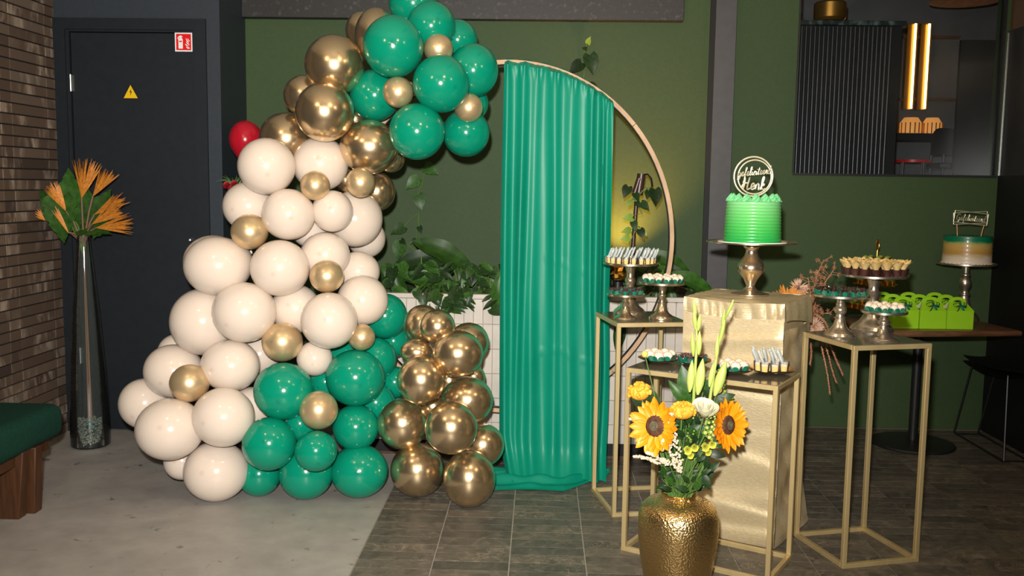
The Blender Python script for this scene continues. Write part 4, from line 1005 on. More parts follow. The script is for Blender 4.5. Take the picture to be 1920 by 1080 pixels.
# gift box prototype
BW, BD, BH = .144, .098, .100
def gift_box():
    root = empty('gift_box')
    w, d = BW/2, BD/2
    mb = MB()
    mb.box(-w, w, -d, d, 0, BH)
    mb.build('carton', M['lime'], root, 20, bevel=.0012, segs=1)
    r = MB(); zr_ = BH+.042
    for s_ in (-1, 1):
        r.add([(-w, s_*d, BH), (w, s_*d, BH), (w*.62, s_*.004, zr_), (-w*.62, s_*.004, zr_)], [(0, 1, 2, 3)])
    r.build('sloped_lid', M['lime'], root, 0)
    g_ = MB()
    for s_ in (-1, 1): g_.add([(s_*w, -d, BH), (s_*w, d, BH), (s_*w*.62, 0, zr_), (s_*w*.80, 0, BH+.006)], [(0, 3, 2), (3, 1, 2)])
    g_.build('side_flap', M['lime_in'], root, 0)
    # arched handle with an opening
    ho = MB(); N = 14; outer = []; inner = []
    for i in range(N+1):
        a = PI*i/N
        outer.append((-w*.66*math.cos(a), zr_-.006+.034*math.sin(a)**.8)); inner.append((-w*.34*math.cos(a), zr_-.002+.013*math.sin(a)**.8))
    for y0_, y1_ in ((-.004, -.0025), (.0025, .004)):
        vs_ = [(x, y, z) for y in (y0_, y1_) for (x, z) in outer+inner]; n2 = 2*(N+1); fs_ = []
        for i in range(N):
            for o_ in (0, n2): fs_.append((o_+i, o_+i+1, o_+N+1+i+1, o_+N+1+i))
            fs_.append((i, i+1, n2+i+1, n2+i)); fs_.append((N+1+i, N+2+i, n2+N+2+i, n2+N+1+i))
        ho.add(vs_, fs_)
    ho.build('handle', M['lime'], root, 20)
    # bow
    bw_ = empty('bow'); bw_.parent = root; bw_.location = (-.004, -.036, BH+.030)
    for k_, (ang, mt_, L_) in enumerate(((.35, M['ribbon'], .036), (PI-.2, M['ribbon'], .036), (.9, M['ribbon2'], .028), (PI-.8, M['ribbon2'], .028))):
        def loop(u, v):
            a = 2*PI*u; x = L_*.5*(1-math.cos(a)); z = .010*math.sin(a)*(1+.3*v)
            return (x*math.cos(ang)-z*math.sin(ang), -.004-.010*v+.004*math.sin(a), x*math.sin(ang)*.7+z*math.cos(ang))
        MB().grid(loop, 18, 3).build('ribbon_loop', mt_, bw_, 60)
    for k_, (dx, dz, mt_) in enumerate(((-.018, -.040, M['ribbon']), (.022, -.030, M['ribbon2']), (.034, -.012, M['ribbon']))):
        MB().grid(lambda u, v: (dx*v+(u-.5)*.010, -.010-.006*math.sin(3*v), dz*v+(u-.5)*.006), 3, 7).build('ribbon_tail', mt_, bw_, 60)
    MB().sphere((0, -.01, 0), (.007, .005, .006), 10, 6).build('knot', M['ribbon'], bw_)
    return root
bx0 = gift_box()
fr = PZ(1697, 616, TZ); fr3 = PZ(1801, 615, TZ)
dirx = Vector((1, .04, 0)).normalized(); diry = Vector((-.04, 1, 0))
rows_ = ['front row', 'middle row', 'back row']; cols_ = ['left', 'middle', 'right']
for r_ in range(3):
    for c_ in range(3):
        o = bx0 if r_ == c_ == 0 else dup(bx0)
        cpos = fr+dirx*(c_*(BW+.005)+.0)+diry*(BD/2+r_*(BD+.012))-dirx*(.012*r_)
        o.location = cpos; o.rotation_euler = (0, 0, math.atan2(dirx.y, dirx.x)+random.uniform(-.02, .02))
        tag(o, 'lime gable gift box with dark bow, %s, %s of three' % (rows_[r_], cols_[c_]), 'gift box', 'lime gift boxes on the walnut table')
# ombre cake on its stand behind the boxes
cb = T2(.275, .2); cb.x = PX(1808, 555, 5.5).x; cb.y = 5.5
tops['T'] = cake_stand('cake_stand', 'silver cake stand under the green and gold cake', cb, 52*5.5/FPX, height_at(cb, 1810, 492.5), .085, 'knob', M['champ2'])
T = tops['T']
def ombre():
    mt = mat('ombre_buttercream', (.5, .4, .2), .4, coat=.15); t = NT(mt)
    c = t.n('ShaderNodeTexCoord'); s_ = t.n('ShaderNodeSeparateXYZ'); t.l(c.outputs['Object'], s_.inputs[0])
    n1 = t.noise(t.coord('Object', (1, 1, 3)), 14, 4); ad = t.n('ShaderNodeMath', operation='MULTIPLY_ADD'); t.l(n1, ad.inputs[0]); ad.inputs[1].default_value = .035; t.l(s_.outputs['Z'], ad.inputs[2])
    mr = t.n('ShaderNodeMapRange'); mr.inputs['From Min'].default_value = .017; mr.inputs['From Max'].default_value = .19; t.l(ad.outputs[0], mr.inputs['Value'])
    t.col(t.ramp(mr.outputs[0], [(.05, (.66, .6, .5)), (.22, (.6, .5, .36)), (.36, (.42, .24, .06)), (.58, (.5, .32, .08)), (.68, (.36, .34, .1)), (.76, (.0, .16, .07)), (1, (.0, .13, .06))])); return mt
M['ombre'] = ombre()
c2 = tag(empty('birthday_cake', T), 'smaller cake fading from green through gold to white', 'cake')
c2r = 42.5*T.y/FPX; c2h = 51*T.y/FPX
pr = [(.0, 0), (c2r, 0)]+[(c2r*(1-.03*i/20)+.0006*math.sin(i*2.1), c2h*i/20) for i in range(1, 20)]+[(c2r*.965, c2h*.995), (c2r*.95, c2h), (.0, c2h)]
MB().lathe(pr, 64).build('buttercream', M['ombre'], c2, 50)
pearl = MB().sphere((0, 0, 0), .0035, 8, 6).mesh('sugar_pearl', M['stick'], 60)
for i in range(34):
    a = 2*PI*i/34+random.uniform(-.05, .05); o = link('sugar_pearl', pearl, None, c2); o.location = ((c2r+.002)*math.cos(a), (c2r+.002)*math.sin(a), .0035); s_ = random.uniform(.6, 1.2); o.scale = (s_, s_, s_)
t2 = tag(empty('cake_topper', (T.x+.006, T.y, T.z+c2h)), 'rectangular mirrored topper with script on the smaller cake', 'cake topper')
zc_ = PX(1816, 410.5, T.y).z-(T.z+c2h)
for (w_, h_, ang, yy) in ((.19, .066, .055, 0), (.19, .066, -.10, -.005)):
    pts = []
    for (sx_, sz_) in ((-1, -1), (1, -1), (1, 1), (-1, 1)):
        x, z = sx_*w_/2, sz_*h_/2+.006; pts.append((x*math.cos(ang)-z*math.sin(ang), yy, zc_+x*math.sin(ang)+z*math.cos(ang)))
    mb = MB()
    for i in range(4): mb.tube([pts[i], pts[(i+1) % 4]], .0028, 6)
    mb.build('rectangle_frame', M['mirror_gold'], t2, 40)
for sx_, tx in ((-.075, -.066), (.08, .062)): MB().tube([(sx_, 0, zc_-.03), (tx, 0, -.02)], .003, 6).build('stick', M['stick'], t2)
lettering('word_gefeliciteerd', 'Gefeliciteerd', .165, M['mirror_gold'], t2, 0, zc_-.012, -.004, .0019, -.06, 1.35)

# three tier etagere on the table
eb = Vector((PX(1640, 560, 5.45).x, 5.45, TZ))
et = tag(empty('tiered_stand', eb), 'three tier sweet stand with a ring handle on the walnut table', 'tiered stand')
ez = [PX(1640, 577, 5.45).z-TZ, PX(1640, 533, 5.45).z-TZ, PX(1641, 490, 5.45).z-TZ]
for z, r in zip(ez, (.155, .118, .088)):
    MB().lathe([(.0, z-.004), (r, z-.004), (r+.004, z+.003), (r, z+.001), (.0, z)], 40).build('tier_plate', M['brass'], et, 40)
MB().tube([(0, 0, 0), (0, 0, PX(1641, 468, 5.45).z-TZ)], .005, 8).lathe([(.0, 0), (.06, 0), (.05, .01), (.0, .015)], 24).build('rod', M['brass'], et)
zr_ = PX(1641, 459, 5.45).z-TZ
MB().tube([(.018*math.cos(a*PI/12)*.7, .01*math.cos(a*PI/12), zr_+.028*math.sin(a*PI/12)) for a in range(24)], .0035, 8, closed=True).build('ring_handle', M['brass'], et)
fcup = MB().lathe([(.0, 0), (.013, 0), (.019, .024), (.017, .024), (.0, .020)], 12).mesh('foil_cup', M['gold_foil'], 30)
fsw = MB().sphere((0, 0, .024), (.015, .015, .010), 10, 6).mesh('filling', M['leaf_lime'], 60)
for ti, (z, r, n_) in enumerate(zip(ez, (.125, .09, .062), (14, 11, 7))):
    for i in range(n_):
        a = 2*PI*i/n_
        s_ = link('sweet_cup', fcup); s_.location = eb+Vector((r*math.cos(a), r*math.sin(a), z)); link('filling', fsw, None, s_)
        tag(s_, ['gold foil sweet cup on the lowest tier', 'gold foil sweet cup on the middle tier', 'gold foil sweet cup on the top tier'][ti]+' of the ring-handled stand', 'sweet', 'foil cups on tier %d' % (ti+1))

# ================================================================== SWEETS
def petal_cup(r, h, n=5):
    mb = MB()
    for k_ in range(n):
        a = 2*PI*k_/n
        def fn(u, v):
            b = a+(u-.5)*2*PI/n*1.12; hh = h*math.sqrt(max(0, 1-(2*u-1)**2))**.8
            rr = r*(.72+.34*v); return (rr*math.cos(b), rr*math.sin(b), .002+hh*v)
        mb.grid(fn, 9, 4)
    mb.lathe([(.0, .001), (r*.74, .001), (r*.76, .004), (.0, .003)], 14)
    return mb.mesh('petal_cup', M['petal_cup'], 60)
def sweet_proto(kind):
    root = empty('bonbon'); link('petal_cup', petal_cup(.0175, .019), None, root)
    if kind == 'cream':
        def b_(u, v):
            a = 2*PI*u; t_ = PI*v; r = .0165*(1+.05*math.sin(9*a+4*v)*math.sin(7*t_)); return (r*math.sin(t_)*math.cos(a), r*math.sin(t_)*math.sin(a), .019-r*.95*math.cos(t_))
        MB().grid(b_, 20, 12, closed_u=True).build('cream_ball', M['cream_sweet'], root, 60)
    else:
        mt = M['choc'] if kind == 'choc' else M['plum_choc']
        mb = MB().sphere((0, 0, .013), (.014, .014, .012), 12, 8)
        for k_ in range(6):
            a = k_*PI/3
            mb.grid(lambda u, v: ((.005+.013*v)*math.cos(a+(u-.5)*1.5*(1-v*.6)), (.005+.013*v)*math.sin(a+(u-.5)*1.5*(1-v*.6)), .016+.018*v-.010*v*v*v), 5, 5)
        mb.build('chocolate_curl', mt, root, 60)
    ln = MB()
    for k_ in range(4):
        a = k_*PI/2+.4
        ln.add([(.019*math.cos(a-.5), .019*math.sin(a-.5), .004), (.019*math.cos(a+.5), .019*math.sin(a+.5), .004), (.026*math.cos(a), .026*math.sin(a), .029)], [(0, 1, 2)])
    ln.build('clear_liner', M['clear_plastic'], root, 0)
    return root
protos = {}
def put(kind, loc, label, cat, group, s_=1.0):
    key = kind
    if key not in protos:
        protos[key] = [PROTO[kind](), False]
    pr_, used = protos[key]
    o = pr_ if not used else dup(pr_)
    protos[key][1] = True
    o.location = loc; o.rotation_euler = (0, 0, random.uniform(0, 6.28) if kind != 'cup' else (random.uniform(-.35, .35) if s_ < 1 else PI+random.uniform(-.6, .4))); o.scale = (s_, s_, s_)
    tag(o, label, cat, group); return o
def cup_proto():
    root = empty('pudding_cup')
    MB().lathe([(.0, 0), (.0125, 0), (.0155, .030), (.0150, .030), (.0120, .001), (.0, .001)], 18).build('cup', M['clear_plastic'], root)
    MB().lathe([(.0, .0012), (.0118, .0012), (.0140, .021), (.0, .021)], 16).build('pudding', M['pudding'], root)
    MB().sphere((0, 0, .022), (.0142, .0142, .006), 14, 6).build('crumble', M['crumb'], root)
    d = Vector((.42, .1, 1)).normalized(); p0 = Vector((0, 0, .018))
    MB().tube([p0, p0+d*.012, p0+d*.016, p0+d*.048, p0+d*.054, p0+d*.058], [.002, .0025, .0052, .0056, .005, .002], 10).build('pipette', M['pipette'], root)
    return root
def phys_proto():
    root = empty('physalis_cup')
    MB().lathe([(.0, 0), (.013, 0), (.0185, .027), (.0165, .026), (.0, .020)], 14).build('chocolate_cup', M['choc'], root)
    MB().sphere((0, 0, .027), (.008, .008, .008), 10, 8).build('berry', M['sun_petal'], root)
    hs = MB()
    for k_ in range(7):
        a = 2*PI*k_/7; tw_ = random.uniform(.75, 1.2)
        hs.grid(lambda u, v: ((.007+.026*v**1.2*tw_)*math.cos(a+(u-.5)*1.5*(1-v*v)), (.007+.026*v**1.2*tw_)*math.sin(a+(u-.5)*1.5*(1-v*v)), .022+.046*v*tw_-.010*v**3), 5, 6)
    hs.build('husk', M['husk'], root, 60)
    return root
PROTO = {'cream': lambda: sweet_proto('cream'), 'choc': lambda: sweet_proto('choc'), 'plum': lambda: sweet_proto('plum'), 'cup': cup_proto, 'phys': phys_proto}
def ringfill(c0, radii, counts, kind, label, cat, group, s_=1.0, jit=.002):
    for r, n_ in zip(radii, counts):
        a0 = random.uniform(0, 1)
        for i in range(n_):
            a = a0+2*PI*i/n_
            put(kind, c0+Vector((r*math.cos(a)+random.uniform(-jit, jit), r*math.sin(a)+random.uniform(-jit, jit), .0005)), label, cat, group, s_)
random.seed(9)
ringfill(tops['L2'], (.107, .070, .033), (19, 12, 5), 'cup', 'yellow pudding cup with a pipette on the tall curtain-side stand', 'dessert', 'pudding cups on the tall stand', .95)
ringfill(tops['L1'], (.062, .0), (9, 1), 'plum', 'plum chocolate in a green petal cup on the short stand', 'sweet', 'plum chocolates on the short stand', .95)
ringfill(tops['L3'], (.078, .038), (12, 6), 'cream', 'cream coconut sweet on the stand left of the draped plinth', 'sweet', 'cream sweets left of the plinth', 1.0)
ringfill(tops['R1'], (.086, .045), (13, 7), 'choc', 'dark chocolate sweet in a green cup on the silver stand', 'sweet', 'dark chocolates on the silver stand', 1.0)
ringfill(tops['R2'], (.115, .078, .038), (16, 11, 5), 'phys', 'chocolate cup topped with a physalis husk on the tall silver stand', 'dessert', 'physalis cups', 1.12)
ringfill(tops['R3'], (.062, .02), (10, 3), 'cream', 'cream coconut sweet on the smallest silver stand', 'sweet', 'cream sweets on the small silver stand', .95)
# four gold trays on the low stand
def tray(label, c0, R, seed):
    root = tag(empty('sweet_tray', c0), label, 'tray', 'gold trays on the low stand')
    def fn(u, v):
        a = 2*PI*u; r = R*v*(1+.07*math.sin(3*a+seed)+.05*math.sin(5*a)); return (r*math.cos(a), r*math.sin(a), .003+.016*v**3+.002*math.sin(4*a)*v)
    def fn2(u, v): x, y, z = fn(u, v); return (x*.99, y*.99, max(0, z-.003))
    MB().grid(fn, 36, 8, closed_u=True).grid(fn2, 36, 8, closed_u=True).build('dish', M['bronze_tray'], root, 60)
SZ = .7595
tc = [PZ(1236, 679, SZ), PZ(1299, 683, SZ), PZ(1372, 699, SZ), PZ(1446, 699, SZ)]
tray('gold tray of cream sweets nearest the curtain', tc[0], .082, 0); tray('gold tray of chocolates behind the gladiolus stems', tc[1], .07, 1)
tray('gold tray of cream sweets beside the pudding cup tray', tc[2], .078, 2); tray('gold tray of pudding cups at the right end of the low stand', tc[3], .086, 3)
up = Vector((0, 0, .008))
ringfill(tc[0]+up, (.046, .0), (7, 1), 'cream', 'cream sweet on the gold tray nearest the curtain', 'sweet', 'cream sweets on the first tray', 1.25)
ringfill(tc[1]+up, (.040,), (6,), 'plum', 'plum chocolate on the gold tray behind the gladiolus', 'sweet', 'plum chocolates on the second tray', 1.25)
ringfill(tc[2]+up, (.043, .0), (6, 1), 'cream', 'cream sweet on the gold tray beside the pudding cups', 'sweet', 'cream sweets on the third tray', 1.25)
ringfill(tc[3]+up, (.052, .015), (8, 2), 'cup', 'pudding cup with a pipette on the right gold tray', 'dessert', 'pudding cups on the fourth tray', 1.25)

# ================================================================== BRASS VASE WITH FLOWERS
VB = Vector((.515, 3.31, 0))
vz = lambda y: PX(1267, y, VB.y).z
vs_ = VB.y/FPX
vt = tag(empty('brass_vase', VB), 'hammered brass floor vase holding the sunflowers', 'vase')
prof = [(.0, 0), (.082, 0), (.09, .006)]
for (ypx, rpx) in ((1105, 58), (1080, 64), (1050, 70.5), (1020, 75), (990, 77.5), (965, 76.5), (950, 71), (940, 60), (935, 46), (931, 36), (927, 33), (922, 35)):
    prof.append((rpx*vs_, vz(ypx)))
prof += [(31*vs_, vz(924)), (29*vs_, vz(935)), (40*vs_, vz(945)), (.0, vz(946))]
MB().lathe(prof, 72).build('body', M['hammered'], vt, 50)
NK = Vector((VB.x, VB.y, vz(935)))
def FP(x, y, dy=0.0): return PX(x, y, VB.y+dy)
def flower(name, label, pos, cat='flower', group='flowers in the brass vase'):
    return tag(empty(name, pos), label, cat, group)
def stem_to(root, start, mt=M['stem'], r=.0032, bend=.02, top=None):
    a = Vector((NK.x+random.uniform(-.03, .03), NK.y+random.uniform(-.03, .03), NK.z-.03)); b = top if top is not None else root.location
    mid = (a+b)/2+Vector((0, 0, bend))
    tubew(root, 'stem', [a, mid, b], r, mt, 7)
random.seed(4)
petal_me = MB().grid(lambda u, v: ((2*u-1)*(.0135*math.sin(PI*min(1, v*.9+.1))**.7+.001), v*.062, .004*(2*u-1)**2+.012*v*v), 5, 8).mesh('petal', M['sun_petal'], 60)
def sunflower(label, x, y, nrm, s_, dy):
    p = FP(x, y, dy); root = flower('sunflower', label, p)
    nv = Vector(nrm).normalized(); F_ = frame((0, 0, 0), nv.orthogonal(), nv, s_)
    MB().lathe([(.0, .010), (.018, .013), (.034, .009), (.042, .0), (.034, -.008), (.0, -.012)], 30, F_).build('disc', M['sun_disc'], root, 60)
    MB().lathe([(.0, .0115), (.012, .0145), (.017, .0130), (.0, .010)], 20, F_).build('disc_heart', M['disc_heart'], root, 60)
    for ring, (n_, sc, lift) in enumerate(((24, 1.05, 0.0), (21, .92, .006))):
        for i in range(n_):
            a = 2*PI*(i+.5*ring)/n_+random.uniform(-.08, .08)
            d = Vector((math.cos(a), math.sin(a), random.uniform(-.12, .22)))
            mm = F_ @ frame((.033*math.cos(a), .033*math.sin(a), lift-.003), d, (0, 0, 1), sc*random.uniform(.85, 1.15))
            link('petal', petal_me, None, root, mm)
    for i in range(9):
        a = 2*PI*i/9; link('sepal', LNl, None, root, F_ @ frame((.02*math.cos(a), .02*math.sin(a), -.01), (math.cos(a), math.sin(a), -.2), (0, 0, 1), .06))
    stem_to(root, None, r=.006, top=p-nv*.012)
sunflower('large sunflower facing left, leftmost in the brass vase', 1229, 799, (-.8, -1, .25), .98, -.10)
sunflower('sunflower turned to the right side of the brass vase', 1364, 797, (.85, -1, .18), .92, -.06)
# celosia crests
def celosia(label, x, y, rx, ry, dy):
    p = FP(x, y, dy); root = flower('celosia', label, p)
    mb = MB(); k_ = 0
    for i in range(70):
        a = random.uniform(0, 2*PI); u = random.uniform(-.35, 1); q = math.sqrt(max(0, 1-u*u))
        mb.sphere((rx*vs_*q*math.cos(a), .7*rx*vs_*q*math.sin(a), ry*vs_*u), random.uniform(.0045, .0085), 8, 5)
    mb.sphere((0, 0, 0), (rx*vs_*.92, rx*vs_*.62, ry*vs_*.85), 14, 8)
    mb.build('crest', M['celosia'], root, 60)
    stem_to(root, None)
celosia('yellow cockscomb bloom at the far left of the bouquet', 1199, 736, 21, 18, -.02)
celosia('yellow cockscomb bloom between the sunflower and the white rose', 1279, 772, 24, 17, -.10)
p = FP(1322, 769, -.10); ro_ = flower('white_rose', 'ivory white rose in the middle of the bouquet', p)
link('bloom', rose_mesh(25*vs_, M['rose']), None, ro_, frame((0, 0, -.012), (1, 0, 0), (-.1, -.55, 1))); stem_to(ro_, None)
for (x, y, r, lab, dy) in ((1209, 664, 6.5, 'yellow craspedia ball in front of the cream sweets tray', -.02), (1346, 730, 8, 'yellow craspedia ball above the right sunflower', -.09)):
    p = FP(x, y, dy); root = flower('craspedia', lab, p); MB().sphere((0, 0, 0), r*vs_, 14, 10).build('ball', M['ball_yellow'], root, 60); stem_to(root, None, r=.0018, bend=.01)
# gladiolus
def gladiolus(label, pts, buds, dy):
    P = [NK+Vector((.005, 0, -.02))]+[FP(x, y, dy if y < 760 else .02) for x, y in pts[1:]]; root = flower('gladiolus', label, P[0])
    n_ = len(P); tubew(root, 'stem', P, [.007-(.0045*i/(n_-1)) for i in range(n_)], M['bud'], 8)
    for (x, y, dx, dyy, wd) in buds:
        a = FP(x, y, dy-.006); b = FP(x+dx, y+dyy, dy-.012); d = b-a; L_ = d.length; w_ = wd*vs_*.82
        mb = MB().tube([a-root.location+d*t_ for t_ in (0, .12, .3, .5, .7, .88, 1)], [w_*.25, w_*.62, w_*.95, w_, w_*.8, w_*.42, w_*.06], 10)
        mb.build('bud', M['bud'], root, 60)
gladiolus('gladiolus stem with plump buds, left of the two', [(1290, 925), (1298, 800), (1303, 700), (1307, 640), (1305, 600), (1300, 570)],
          [(1293, 735, 5, -60, 9), (1308, 740, 10, -68, 11), (1300, 668, -2, -45, 5.5), (1310, 665, 2, -45, 6.5), (1309, 620, 4, -32, 5), (1304, 618, -3, -40, 5), (1304, 597, -3, -38, 5)], -.10)
gladiolus('gladiolus stem leaning right, tallest of the bouquet', [(1300, 925), (1325, 790), (1336, 715), (1345, 660), (1352, 620), (1362, 590), (1375, 562)],
          [(1340, 742, 22, -66, 11.5), (1330, 725, 8, -45, 6), (1343, 675, 3, -48, 5), (1350, 640, 10, -45, 5), (1354, 615, 5, -35, 4.5), (1362, 592, 14, -30, 4)], -.10)
# blade leaves, ruscus leaves
def foliage(name, label, leaves, dy):
    root = flower(name, label, NK.copy(), 'foliage')
    for (x, y, dx, dyy, L_, me, d2) in leaves:
        a = FP(x, y, dy+d2); b = FP(x+dx, y+dyy, dy+d2-.02)
        leaf(root, me, a, b-a, (random.uniform(-.3, .3), -1, .3), (L_*vs_*1.3, L_*vs_, L_*vs_))
        tubew(root, 'stalk', [NK+Vector((random.uniform(-.025, .025), random.uniform(-.02, .02), -.02)), (NK+a)/2, a], .0018, M['stem'], 5)
foliage('ruscus_sprig', 'dark leaf sprig below the left celosia', [(1215, 770, -30, -42, 58, LN, 0), (1222, 762, -8, -38, 45, LN, .01), (1230, 770, -14, -62, 50, LNl, .02), (1225, 770, 12, -40, 30, LN, .01)], -.0)
foliage('ruscus_sprig', 'dark leaf sprig left of the gladiolus stems', [(1284, 752, -26, -35, 46, LO, 0), (1290, 750, -10, -62, 66, LNl, .02), (1300, 745, 16, -30, 34, LN, 0), (1318, 735, -6, -40, 44, LNl, .03), (1322, 742, 14, -38, 40, LN, .03)], -.03)
foliage('ruscus_sprig', 'leaf sprig below the right sunflower', [(1338, 830, 34, 2, 36, LO, 0), (1330, 850, 30, 6, 30, LN, 0), (1318, 890, 12, 22, 30, LN, 0), (1345, 750, 38, -12, 34, LN, .02), (1352, 742, 30, 8, 26, LN, .02)], -.06)
fl_ = []
for i in range(95):
    x = random.gauss(1280, 26); y = random.uniform(790, 920); a = random.uniform(-1.3, 1.3)
    L_ = random.uniform(16, 30); fl_.append((x, y, L_*math.sin(a), -L_*math.cos(a)*.6, L_, random.choice((LN, LN, LNl, LOd)), random.uniform(-.09, .07)))
foliage('greenery', 'dense fine green leaves filling the vase neck', fl_, -.02)
# snapdragons
def snap(label, x, y, dy, n_=6):
    p = FP(x, y, dy); root = flower('snapdragon', label, p)
    rs = rose_mesh(.015, M['snap'], 'ruffled_bloom')
    for (ox, oz, sc) in ((-.010, -.008, 1.0), (.014, .002, .9), (0, -.026, .8)):
        link('ruffled_bloom', rs, None, root, frame((ox, -.008, oz), (1, 0, .2), (ox*20, -1, .1), sc))
    for i in range(8):
        MB().sphere((random.uniform(-.014, .016), random.uniform(-.012, .004), .018+.009*i*.6), .0055-.0003*i, 8, 6).build('bud', M['leaf_lime'], root)
    stem_to(root, None)
snap('yellow snapdragon bloom, left of the two', 1294, 838, -.11); snap('yellow snapdragon bloom, right of the two', 1327, 832, -.11)
p = FP(1330, 800, -.10); sb = flower('snapdragon', 'green snapdragon spike with closed buds by the right sunflower', p)
for i in range(16):
    t_ = i/15; MB().sphere((.018*math.sin(i*2.1)*(1-t_*.6)+.018*t_, -.008*math.cos(i*2.1), -.035+.09*t_), .008-.004*t_, 8, 6).build('bud', M['bud'], sb)
stem_to(sb, None)
p = FP(1357, 712, -.02); sb = flower('snapdragon', 'thin green bud spike right of the gladiolus', p)
for i in range(14):
    t_ = i/13; MB().sphere((.008*math.sin(i*2.1)-.014*t_, -.006*math.cos(i*2.1), -.05+.10*t_), .0062-.0035*t_, 8, 6).build('bud', M['leaf_lime'], sb)
stem_to(sb, None)
# cream plumes
def plume(label, pts, w_, dy):
    P = [FP(x, y, dy) for x, y in pts]; root = flower('astilbe', label, P[0]); mb = MB()
    for i in range(len(P)-1):
        for k_ in range(34):
            t_ = random.random(); q = P[i].lerp(P[i+1], t_)-root.location; f_ = (i+t_)/(len(P)-1); ww = w_*vs_*(1-.75*f_)
            mb.sphere((q.x+random.uniform(-ww, ww), q.y+random.uniform(-ww, ww)*.7, q.z+random.uniform(-ww, ww)*.5), random.uniform(.003, .0055), 7, 5)
    mb.build('plume', M['astilbe'], root, 60); stem_to(root, None, r=.002)
plume('cream plume pointing up below the yellow cockscomb', [(1266, 860), (1263, 830), (1260, 800), (1258, 775)], 14, -.13)
plume('cream plume drooping left over the vase shoulder', [(1255, 870), (1240, 862), (1225, 852), (1212, 848)], 9, -.12)
plume('small cream plume hanging at the vase neck', [(1268, 855), (1272, 872), (1275, 885)], 12, -.14)
plume('thin pale plume reaching far left of the bouquet', [(1240, 868), (1215, 860), (1200, 856), (1188, 856)], 6, -.05)
plume('cream plume low in the middle of the bouquet', [(1250, 842), (1246, 825), (1243, 838)], 9, -.13)
plume('pale wispy plume under the left sunflower', [(1212, 812), (1196, 790), (1180, 785)], 6, -.02)

# ================================================================== DRIED FLOWERS BEHIND THE PLINTH
DY = 4.52
DB = Vector((PX(1440, 700, DY).x, DY, 0))
dv = tag(empty('floor_vase', DB), 'slim floor vase hidden behind the draped plinth', 'vase')
MB().lathe([(.0, 0), (.07, 0), (.085, .25), (.05, .6), (.04, .82), (.045, .84), (.036, .84), (.0, .7)], 30).build('body', M['gold_bar'], dv, 40)
DN = DB+Vector((0, 0, .82))
def D(x, y, dy=0): return PX(x, y, DY+dy)
def dstem(root, p, r=.002, mt=M['stem_brown'], bend=.04): tubew(root, 'stem', [DN, (DN+p)/2+Vector((.02, 0, bend)), p], r, mt, 5)
def dflower(name, label, p): return tag(empty(name, p), label, 'dried flower', 'dried flowers behind the plinth')
spike = MB().grid(lambda u, v: ((2*u-1)*.0028*(1-v**2)+0, v, .06*v*v+.3*(2*u-1)**2*.02), 3, 5).mesh('spike', M['dried_pale'], 60)
for (x, y, r, lab, dy) in ((1497, 541, 19, 'blush dried everlasting flower above the plinth edge', -.05), (1527, 611, 17, 'blush dried everlasting flower beside the plinth', -.12)):
    p = D(x, y, dy); root = dflower('everlasting_flower', lab, p)
    for i in range(110):
        a = random.uniform(0, 2*PI); u = random.uniform(-.1, 1); q = math.sqrt(max(0, 1-u*u)); d = Vector((q*math.cos(a), -u, q*math.sin(a)))
        link('bract', spike, None, root, frame(d*.004, d, Vector((0, -1, .01)), (1.3, r*DY/FPX, r*DY/FPX)))
    dstem(root, p)
p = D(1478, 548, -.08); root = dflower('orange_banksia', 'orange dried spiky bloom at the plinth edge', p)
osp = MB().grid(lambda u, v: ((2*u-1)*.007*math.sin(PI*(v*.9+.08)), v*.065, .01*v*v), 3, 6).mesh('bract', M['orange'], 60)
for i in range(12):
    a = (i-5.5)*.16; link('bract', osp, None, root, frame((.006*(i-5.5), random.uniform(-.01, .01), -.03), (math.sin(a), random.uniform(-.2, .1), math.cos(a)), (0, -1, .2), random.uniform(.75, 1.15)))
dstem(root, p-Vector((0, 0, .03)), .004)
star = MB()
for k_ in range(5):
    a = 2*PI*k_/5; star.add([(0, 0, .002), (.009*math.cos(a-.35)*.5, .009*math.sin(a-.35)*.5, 0), (.0105*math.cos(a), .0105*math.sin(a), .003), (.009*math.cos(a+.35)*.5, .009*math.sin(a+.35)*.5, 0)], [(0, 1, 2), (0, 2, 3)])
star = star.mesh('star_pod', M['dried'], 0)
def twig(label, pts, n_, spread, dy):
    P = [D(x, y, dy) for x, y in pts]; root = dflower('star_twig', label, P[0])
    tubew(root, 'branch', P, .0022, M['dried'], 5); dstem(root, P[0])
    for i in range(n_):
        t_ = i/n_*(len(P)-1); k_ = min(int(t_), len(P)-2); q = P[k_].lerp(P[k_+1], t_-k_)
        off = Vector((random.uniform(-1, 1), random.uniform(-1, .4), random.uniform(-.2, 1)))*spread*DY/FPX
        tubew(root, 'twiglet', [q, q+off], .0011, M['dried'], 4)
        link('star_pod', star, None, root, Matrix.Translation(-root.location) @ frame(q+off, (random.uniform(-1, 1), 0, 1), (random.uniform(-.5, .5), -1, .3), random.uniform(.9, 1.4)))
twig('rust dried twig with star pods, rising highest', [(1522, 575), (1525, 545), (1532, 515), (1545, 487)], 34, 15, .0)
twig('rust dried twig with star pods leaning right', [(1524, 585), (1535, 550), (1550, 525), (1565, 503)], 28, 13, .04)
twig('low rust dried twig behind the silver stand', [(1518, 600), (1525, 580), (1540, 588), (1558, 587)], 16, 9, -.02)
twig('dense rust dried twig close to the plinth', [(1512, 600), (1516, 575), (1520, 550), (1515, 520)], 26, 14, -.05)
